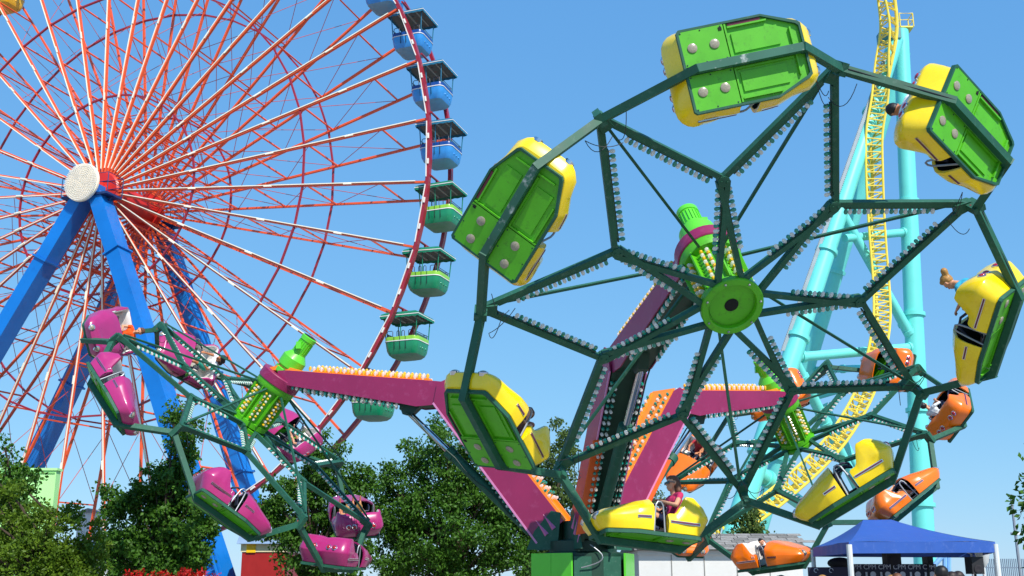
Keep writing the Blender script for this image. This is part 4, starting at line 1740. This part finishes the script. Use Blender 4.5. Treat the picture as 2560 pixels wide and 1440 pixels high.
# urn lamp by the tent
UL = thing('urn_lamp', 'white urn-shaped lamp under the right end of the tent', 'lamp', gp(2455, 29))
p = at(2456, 1385, 29)
m = MB()
m.lathe([(.05, -.32), (.13, -.2), (.17, -.02), (.2, .06), (.2, .12), (.1, .14)], p, (0, 0, 1), 16)
m.build('globe', PW, UL)
m = MB()
m.tube(gp(2456, 29), p - Vector((0, 0, .3)), .04, 8)
m.build('post', PW, UL)
# light green kiosk on the left
KG = mat('mint_green_panel', 'b8f69c', .55, var=.05, scale=1)
k0, k1 = at(-120, 1172, 40), at(141, 1176, 40)
KS = thing('mint_kiosk', 'mint green flat-topped kiosk behind the clipped shrub', 'kiosk', Vector(((k0.x + k1.x) / 2, 41.5, 0)))
m = MB()
m.box(((k0.x + k1.x) / 2, 40.2, k1.z / 2), (k1.x - k0.x, .4, k1.z))
m.build('wall', KG, KS)
m = MB()
m.box(((k0.x + k1.x) / 2, 40.2, k1.z + .04), (k1.x - k0.x + .1, .5, .08))
m.build('roof_edge', KG, KS)
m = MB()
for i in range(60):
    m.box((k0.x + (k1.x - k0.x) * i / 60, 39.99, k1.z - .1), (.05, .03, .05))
o = m.build('roof_rivets', mat('dark_mint_rivet', '6fae62', .5), KS)  # row of small boxes, a darker mint than the wall
o['kind'] = 'stuff'
# red and cream booth behind the ladder leg
RB = thing('red_booth', 'red booth with cream band and blue grey roof between the blue legs', 'booth', gp(690, 50))
x0, x1 = at(604, 1400, 50).x, at(715, 1400, 50).x
zz = at(690, 1380, 50).z
m = MB()
m.box(((x0 + x1) / 2, 52, zz / 2), (x1 - x0, 4, zz))
m.build('wall', mat('red_booth_wall', '9c1614', .5), RB)
m = MB()
m.box(((x0 + x1) / 2, 52, zz + .17), (x1 - x0 + .1, 4.1, .34))
m.build('cream_band', mat('cream_band', 'd9d0a8', .5), RB)
m = MB()
m.box((at(627, 1400, 50).x, 49.94, zz + .2), (.4, .04, .45))
m.build('yellow_sign', BY, RB)
m = MB()
m.prism([(-2.3, 0), (2.3, 0), (1.8, .42), (-1.8, .42)], ((x0 + x1) / 2, 52, zz + .345), (0, 1, 0), (0, 0, 1), (1, 0, 0), x1 - x0 + .4)
m.build('roof', mat('blue_grey_roof', '8098b4', .5), RB)
# ferris boarding station
ST = thing('boarding_station', 'low white and teal boarding station under the ferris wheel', 'station', gp(300, 55))
m = MB()
x0, x1 = at(150, 1400, 56).x, at(480, 1400, 56).x
m.box(((x0 + x1) / 2, 57, 3.05), (x1 - x0, 4, .2))
m.build('roof', mat('station_teal_roof', '2b6f8f', .5), ST)
for i in range(6):
    m = MB()
    m.box((x0 + (x1 - x0) * i / 5, 55.2, 1.5), (.15, .15, 2.9))
    m.build('post', PW, ST)
m = MB()
m.box(((x0 + x1) / 2, 59, 1.5), (x1 - x0, .1, 2.8))
m.build('back_wall', WHITEW, ST)
# white far house and lake pavilion roofs glimpsed through the trees
WH = thing('white_shed', 'white shed glimpsed between trees left of the pear-shaped tree', 'shed', gp(200, 75))
z_ = at(200, 1282, 75).z
m = MB()
m.box((gp(205, 75).x, 76, z_ / 2), (1.3, 2, z_))
m.build('wall', WHITEW, WH)
m = MB()
m.prism([(-.8, 0), (.8, 0), (0, .3)], (gp(205, 75).x, 76, z_), (1, 0, 0), (0, 0, 1), (0, 1, 0), 2.3)
m.build('roof', SHING, WH)
# red flowers in a raised planter
FLR = leaf_mat('red_petal', '8c0a0a', 'd81c14', .2)
PL = thing('flower_planter', 'raised planter of red flowers below the pear-shaped tree', 'planter', gp(420, 27))
m = MB()
m.box((gp(420, 27).x, 27, .55), (2.2, .6, 1.1))
m.build('box', WHITEW, PL)
rng = np.random.default_rng(5)
cl = [(np.array([rng.uniform(-1.2, 1.2), rng.uniform(-.3, .3), 1.3 + .45 * rng.random()]), .14) for _ in range(60)]
v, f = leaf_cloud(rng, cl, 40, .06, -.3)
o = obj('flowers', np_mesh('flowers', v, f, FLR), PL)
o['kind'] = 'stuff'
v, f = leaf_cloud(rng, [(c[0] - np.array([0, 0, .2]), .16) for c in cl], 25, .09, .1)
o = obj('leaves', np_mesh('leaves', v, f, LEAF2), PL)
o['kind'] = 'stuff'


# ------------------------------------------------------------------ people
def capsule_dist(P, a, b, r0, r1):
    a, b = np.array(a), np.array(b)
    ab = b - a
    L = (ab @ ab) + 1e-12
    t_ = np.clip((P - a) @ ab / L, 0, 1)
    q = a + t_[:, None] * ab
    return np.linalg.norm(P - q, axis=1) - (r0 + (r1 - r0) * t_)


def body(name, prims, voxel=.011):
    """prims: (a, b, r0, r1, tag) capsules; fused into one continuous skin"""
    m = MB()
    for a, b, r0, r1, tg in prims:
        a, b = Vector(a), Vector(b)
        d = (b - a)
        if d.length < 1e-4:
            d = Vector((0, 0, 1e-3))
        dn = d.normalized()
        pts, rs = [], []
        for k in (-1, -.85, -.5, 0):
            pts.append(a + dn * r0 * k)
            rs.append(max(.002, r0 * math.sqrt(max(0, 1 - k * k))))
        for k in (0, .5, .85, 1):
            pts.append(b + dn * r1 * k + dn * 1e-4)
            rs.append(max(.002, r1 * math.sqrt(max(0, 1 - k * k))))
        m.path(pts, rs, 10)
    me = m.mesh(name, SKIN)
    tmp = bpy.data.objects.new('tmp', me)
    COL.objects.link(tmp)
    rm = tmp.modifiers.new('r', 'REMESH')
    rm.mode = 'VOXEL'
    rm.voxel_size = voxel
    sm_ = tmp.modifiers.new('s', 'SMOOTH')
    sm_.iterations = 3
    sm_.factor = .5
    out_ = bpy.data.meshes.new_from_object(tmp.evaluated_get(bpy.context.evaluated_depsgraph_get()))
    bpy.data.objects.remove(tmp)
    n = len(out_.polygons)
    cen = np.zeros(n * 3)
    out_.polygons.foreach_get('center', cen)
    cen = cen.reshape(-1, 3)
    dist = np.stack([capsule_dist(cen, a, b, r0, r1) for a, b, r0, r1, tg in prims], 1)
    tg = np.array([p[4] for p in prims])[np.argmin(dist, 1)]
    out_.materials.clear()
    for k in range(4):
        out_.materials.append(SKIN)
    out_.polygons.foreach_set('material_index', tg.astype(np.int32))
    out_.polygons.foreach_set('use_smooth', np.ones(n, dtype=bool))
    out_.name = name
    return out_


def arm_prims(sh, el, ha, s, sleeve):
    """shoulder, elbow, wrist; palm with five unequal bent fingers"""
    sh, el, ha = Vector(sh), Vector(el), Vector(ha)
    pr = [(sh, el, .047, .04, 1 if sleeve else 0), (el, ha, .038, .026, 0)]
    if not sleeve:
        pr.append((sh, sh.lerp(el, .35), .054, .048, 1))
    d = (ha - el).normalized()
    side = d.cross(Vector((0, 0, 1))).normalized()
    dn = side.cross(d)
    pc = ha + d * .05
    for k in (-1, 0, 1):
        pr.append((ha + side * k * .016, pc + side * k * .024 + d * .025, .017, .016, 0))
    for k, ln in ((-1.5, .042), (-.5, .05), (.5, .052), (1.5, .04)):
        a = pc + side * k * .019 + d * .03
        b = a + d * ln * .6 - dn * .01
        c_ = b + d * ln * .35 - dn * ln * .6
        pr += [(a, b, .0095, .009, 0), (b, c_, .009, .008, 0)]
    a = ha + side * s * .024 + d * .02
    b = a + side * s * .026 + d * .025 - dn * .01
    pr += [(a, b, .011, .01, 0), (b, b + d * .03 - dn * .012, .01, .008, 0)]
    return pr


def head_prims(o, tilt=0):
    o = Vector(o)                     # chin-neck joint; looks along +x
    f = lambda x, y, z: o + Vector((x, y, z))
    pr = [(f(-.01, 0, .12), f(-.015, 0, .14), .095, .095, 0), (f(.02, 0, .07), f(.03, 0, .03), .07, .055, 0), (f(.045, 0, .01), f(.05, 0, .012), .038, .036, 0),
          (f(.088, 0, .095), f(.105, 0, .068), .011, .016, 0), (f(.083, -.02, .032), f(.083, .02, .032), .012, .012, 0),
          (f(-.005, -.09, .085), f(-.012, -.094, .11), .016, .018, 0), (f(-.005, .09, .085), f(-.012, .094, .11), .016, .018, 0),
          (f(.075, -.035, .118), f(.075, .035, .118), .018, .018, 0)]
    return pr


def seated(sleeve=False, reach=0.0, shorts=True):
    o = Vector((-.40, 0, .40))
    pr = []
    pr += [(o + Vector((0, -.07, 0)), o + Vector((0, .07, 0)), .10, .10, 2), (o, o + Vector((-.03, 0, .2)), .115, .11, 1),
           (o + Vector((-.04, -.06, .33)), o + Vector((-.04, .06, .33)), .105, .105, 1), (o + Vector((-.03, 0, .2)), o + Vector((-.04, 0, .33)), .12, .12, 1),
           (o + Vector((-.045, -.13, .42)), o + Vector((-.045, .13, .42)), .06, .06, 1), (o + Vector((-.04, 0, .42)), o + Vector((-.02, 0, .53)), .05, .048, 0)]
    pr += head_prims(o + Vector((.0, 0, .53)))
    for s in (-1, 1):
        sh = o + Vector((-.045, s * .18, .415))
        el = o + Vector((.08 + reach * .1, s * .25, .22 + reach * .12))
        ha = o + Vector((.30 + reach * .06, s * .17, .27 + reach * .15))
        pr += arm_prims(sh, el, ha, -s, sleeve)
        hip = o + Vector((.02, s * .09, -.02))
        kn = o + Vector((.43, s * .11, .06))
        an = o + Vector((.66, s * .10, -.13))
        pr += [(hip, hip.lerp(kn, .7 if shorts else 1), .088, .07 if shorts else .056, 2), (hip.lerp(kn, .6), kn, .066, .055, 0 if shorts else 2), (kn, kn.lerp(an, .4), .055, .055, 0 if shorts else 2),
               (kn.lerp(an, .4), an, .054, .036, 0 if shorts else 2), (an + Vector((-.03, 0, -.03)), an + Vector((.15, 0, -.03)), .038, .03, 3)]
    return pr


def reclined():
    pr = seated(False, .6)
    # legs thrown up and out over the rim
    o = Vector((-.40, 0, .40))
    keep = [p for p in pr if p[4] != 3 and not (p[0][0] > o.x + .15 and p[0][2] < o.z + .12 and abs(p[0][1]) < .16)]
    for s in (-1, 1):
        hip = o + Vector((.02, s * .09, -.02))
        kn = o + Vector((.38, s * .12, .30))
        an = o + Vector((.62, s * .13, .50))
        keep += [(hip, hip.lerp(kn, .6), .085, .07, 2), (hip.lerp(kn, .5), kn, .066, .055, 0), (kn, kn.lerp(an, .4), .055, .054, 0), (kn.lerp(an, .4), an, .052, .034, 0),
                 (an, an + Vector((.03, 0, .16)), .035, .026, 0)]
    return keep


def standing():
    pr = [((0, -.08, .95), (0, .08, .95), .12, .12, 2), ((0, 0, .98), (0, 0, 1.2), .13, .12, 1), ((0, -.07, 1.3), (0, .07, 1.3), .11, .11, 1), ((0, -.14, 1.40), (0, .14, 1.40), .06, .06, 1), ((0, 0, 1.4), (.01, 0, 1.5), .05, .048, 0)]
    pr += head_prims((.03, 0, 1.5))
    for s in (-1, 1):
        pr += arm_prims((0, s * .19, 1.4), (.02, s * .25, 1.12), (.08, s * .24, .88), -s, False)
        pr += [((0, s * .09, .93), (.01, s * .1, .5), .09, .062, 2), ((.01, s * .1, .5), (0, s * .1, .08), .06, .04, 2), ((-.04, s * .1, .05), (.16, s * .1, .04), .04, .034, 3)]
    return pr


BODY = {'sit': body('person_seated', seated()), 'reach': body('person_reaching', seated(False, 1.0)), 'trouser': body('person_seated_trousers', seated(True, .5, False)),
        'recline': body('person_reclined', reclined()), 'stand': body('person_standing', standing(), .014)}
HEAD = {'sit': (-.40, 0, .93), 'reach': (-.40, 0, .93), 'trouser': (-.40, 0, .93), 'recline': (-.40, 0, .93), 'stand': (.03, 0, 1.5)}


def hair_mesh(kind, o):
    o = Vector(o)
    f = lambda x, y, z: tuple(o + Vector((x, y, z)))
    pr = [(f(-.025, 0, .135), f(-.03, 0, .15), .102, .10, 0), (f(.03, -.03, .19), f(.03, .03, .19), .045, .045, 0)]
    if kind == 'long':
        pr += [(f(-.06, s * .06, .12), f(-.07, s * .09, -.02), .06, .05, 0) for s in (-1, 1)] + [(f(-.07, 0, .1), f(-.09, 0, -.06), .075, .05, 0)]
    if kind == 'bun':
        pr += [(f(-.12, 0, .18), f(-.16, 0, .21), .055, .06, 0)]
    if kind == 'curly':
        pr += [(f(-.08 + .05 * math.cos(a), .1 * math.sin(a), .1 + .09 * math.cos(a * 1.7)), f(-.09, .1 * math.sin(a), .05 + .08 * math.cos(a)), .055, .05, 0) for a in (0, .9, 1.8, 2.7, 3.6, 4.5, 5.4)]
    return body('hair', pr, .012)


HAIRM = {'dark': mat('dark_brown_hair', '2a1a14', .55, var=.3, scale=30), 'brown': mat('brown_hair', '6a4028', .55, var=.3, scale=30), 'blond': mat('blond_hair', 'b08040', .5, var=.3, scale=30), 'black': mat('black_hair', '14100f', .5, var=.3, scale=30)}
HC = {}


def cloth(hexc):
    return mat('cloth_' + hexc, hexc, .85, var=.15, scale=9, bump=.3)


def person(label, pose, M, shirt, pants, hair='short', hcol='brown', skin=None, shoes='e8e4de', group=None, glasses=False, scale=1.0):
    root = obj('person', BODY[pose])
    tag(root, label, 'person', group)
    piv_ = Vector((-.40, 0, .30)) if pose != 'stand' else Vector((0, 0, 0))
    root.matrix_world = M @ Matrix.Translation(piv_) @ Matrix.Scale(scale, 4) @ Matrix.Translation(-piv_)
    for i, mm in enumerate((skin or SKIN, cloth(shirt), cloth(pants), cloth(shoes))):
        root.material_slots[i].link = 'OBJECT'
        root.material_slots[i].material = mm
    key = (hair, HEAD[pose])
    if key not in HC:
        HC[key] = hair_mesh(hair, HEAD[pose])
    h = obj('hair', HC[key], root)
    h.material_slots[0].link = 'OBJECT'
    h.material_slots[0].material = HAIRM[hcol]
    o = Vector(HEAD[pose])
    m = MB()
    for s in (-1, 1):
        m.ball(o + Vector((.078, s * .034, .1)), .013, 8, 6)
    m.build('eyes', mat('eye_dark', '2a2420', .2), root, True)
    if glasses:
        m = MB()
        for s in (-1, 1):
            m.box(o + Vector((.098, s * .036, .1)), (.012, .06, .042))
            m.beam(o + Vector((.095, s * .068, .108)), o + Vector((-.01, s * .1, .108)), .006, .012)
        m.box(o + Vector((.1, 0, .108)), (.01, .02, .01))
        m.build('sunglasses', mat('sunglass_black', '120c18', .15, coat=1), root, True)
    return root


def seat_at(w, k, y=0, x=0, z=0, yaw=0, pitch=0, roll=0):
    g_ = GOND[w, k].matrix_world
    piv = Vector((-.40, 0, .40))
    return g_ @ Matrix.Translation(Vector((x, y, z)) + piv) @ Matrix.Rotation(R(yaw), 4, 'Z') @ Matrix.Rotation(R(pitch), 4, 'Y') @ Matrix.Rotation(R(roll), 4, 'X') @ Matrix.Translation(-piv)


person('woman with sunglasses and brown hair in a pink top, in the lowest yellow gondola', 'sit', seat_at(0, 4, .12, .02, .0, 4), 'c02a5c', '1c2448', 'long', 'brown', glasses=True, scale=1.2)
person('small rider beside the woman in sunglasses, hand raised', 'reach', seat_at(0, 4, -.36), 'd8c8b8', '36405c', 'short', 'blond', scale=.8)
person('girl with blond bun and turquoise top in the right edge gondola', 'trouser', seat_at(0, 2, .05, -.02, .05, 0, 4), '2aa0c0', '30384c', 'bun', 'blond', scale=1.12)
person('rider with black hair and white shirt in the upper right yellow gondola', 'trouser', seat_at(0, 1, -.22, 0, .14), 'e8e6e4', '2c3444', 'short', 'black', SKINT, scale=1.1)
person('rider low in the yellow gondola whose nose points up', 'sit', seat_at(0, 5, .2, .1, -.07), 'a86048', '30384c', 'short', 'brown')
person('child in bright orange shirt in the highest pink gondola', 'sit', seat_at(2, 5, .1, 0, 0), 'ff5a10', '40465c', 'short', 'brown')
person('woman in white shirt and teal shorts with dark hair leaning from a pink gondola', 'sit', seat_at(2, 4, .05, 0, .14), 'f4f0ee', '1f8c78', 'curly', 'dark', SKINT, scale=1.1)
person('blond child reclining in the pink gondola, nearer the wheel hub', 'recline', seat_at(2, 2, .35, -.05, .0), 'd8a070', '7a5a48', 'short', 'blond', SKINT, scale=.85)
person('barefoot child with legs thrown over the rim of the pink gondola', 'recline', seat_at(2, 2, .0, -.02, .04, -6), 'c88858', '8a6a58', 'long', 'blond', SKINT, scale=.85)
person('rider lying low in the pink gondola behind the hub', 'recline', seat_at(2, 3, .1, -.05, -.05), '6a7088', '404858', 'short', 'brown', scale=.8)
person('man in pale shirt with black hair in the far right orange gondola', 'trouser', seat_at(1, 2, .05, 0, .15), 'd8dcdc', '363c4c', 'short', 'black')
person('rider in dusty pink in the orange gondola above the tent', 'sit', seat_at(1, 1, -.25), 'e0a8a0', '4c4450', 'short', 'brown')
person('rider in red patterned top in the orange gondola by the hydraulic cylinder', 'reach', seat_at(1, 5, -.15, 0, -.06), 'b83038', '2a2438', 'long', 'brown', SKINT)
person('companion of the rider in red, arms lifted', 'reach', seat_at(1, 5, .28, 0, -.06), 'c8a088', '2a2438', 'short', 'dark', SKINT)
person('rider in dark clothes low in the orange gondola over the white building', 'trouser', seat_at(1, 0, .3, .1, -.06), '3c3440', '24242c', 'short', 'black', scale=.72)
random.seed(12)
for lab, px, Y, hgt, sc_, pc_, hk, hc in (
        ('man in a dark cap standing by the pale blue pipe frame', 2355, 17, 1.81, '3a3438', '3a3f50', 'short', 'black'),
        ('dark haired person standing leftmost of the pair near the loudspeaker', 2379, 18, 1.73, '54403c', '3a3f50', 'long', 'dark'),
        ('dark haired person standing rightmost of the pair near the loudspeaker', 2396, 18.6, 1.74, '6c5048', '3a3f50', 'long', 'dark'),
        ('person in front of the third logo of the sponsor board', 2243, 20, 1.71, '7a4a3c', '34405c', 'short', 'brown'),
        ('person in front of the second logo of the sponsor board', 2228, 21, 1.68, '8a6a5c', '34405c', 'short', 'blond'),
        ('person in front of the dark table board', 2056, 20, 1.68, '50443c', '34405c', 'short', 'blond'),
        ('passer-by under the left end of the lowest orange gondola', 1843, 22, 1.66, '5a4a70', '34405c', 'short', 'dark'),
        ('passer-by under the right end of the lowest orange gondola', 1953, 22, 1.68, '3c3c48', '34405c', 'short', 'black'),
        ('visitor queueing under the ferris station, left one', 193, 44, 1.74, '44404c', '34405c', 'short', 'black'),
        ('visitor queueing under the ferris station, right one', 230, 44, 1.73, '84604c', '34405c', 'short', 'dark')):
    M = Matrix.Translation(gp(px, Y)) @ Matrix.Rotation(R(random.uniform(60, 130)), 4, 'Z') @ Matrix.Scale(hgt / 1.745, 4)
    person(lab, 'stand', M, sc_, pc_, hk, hc, group='visitors on the ground')
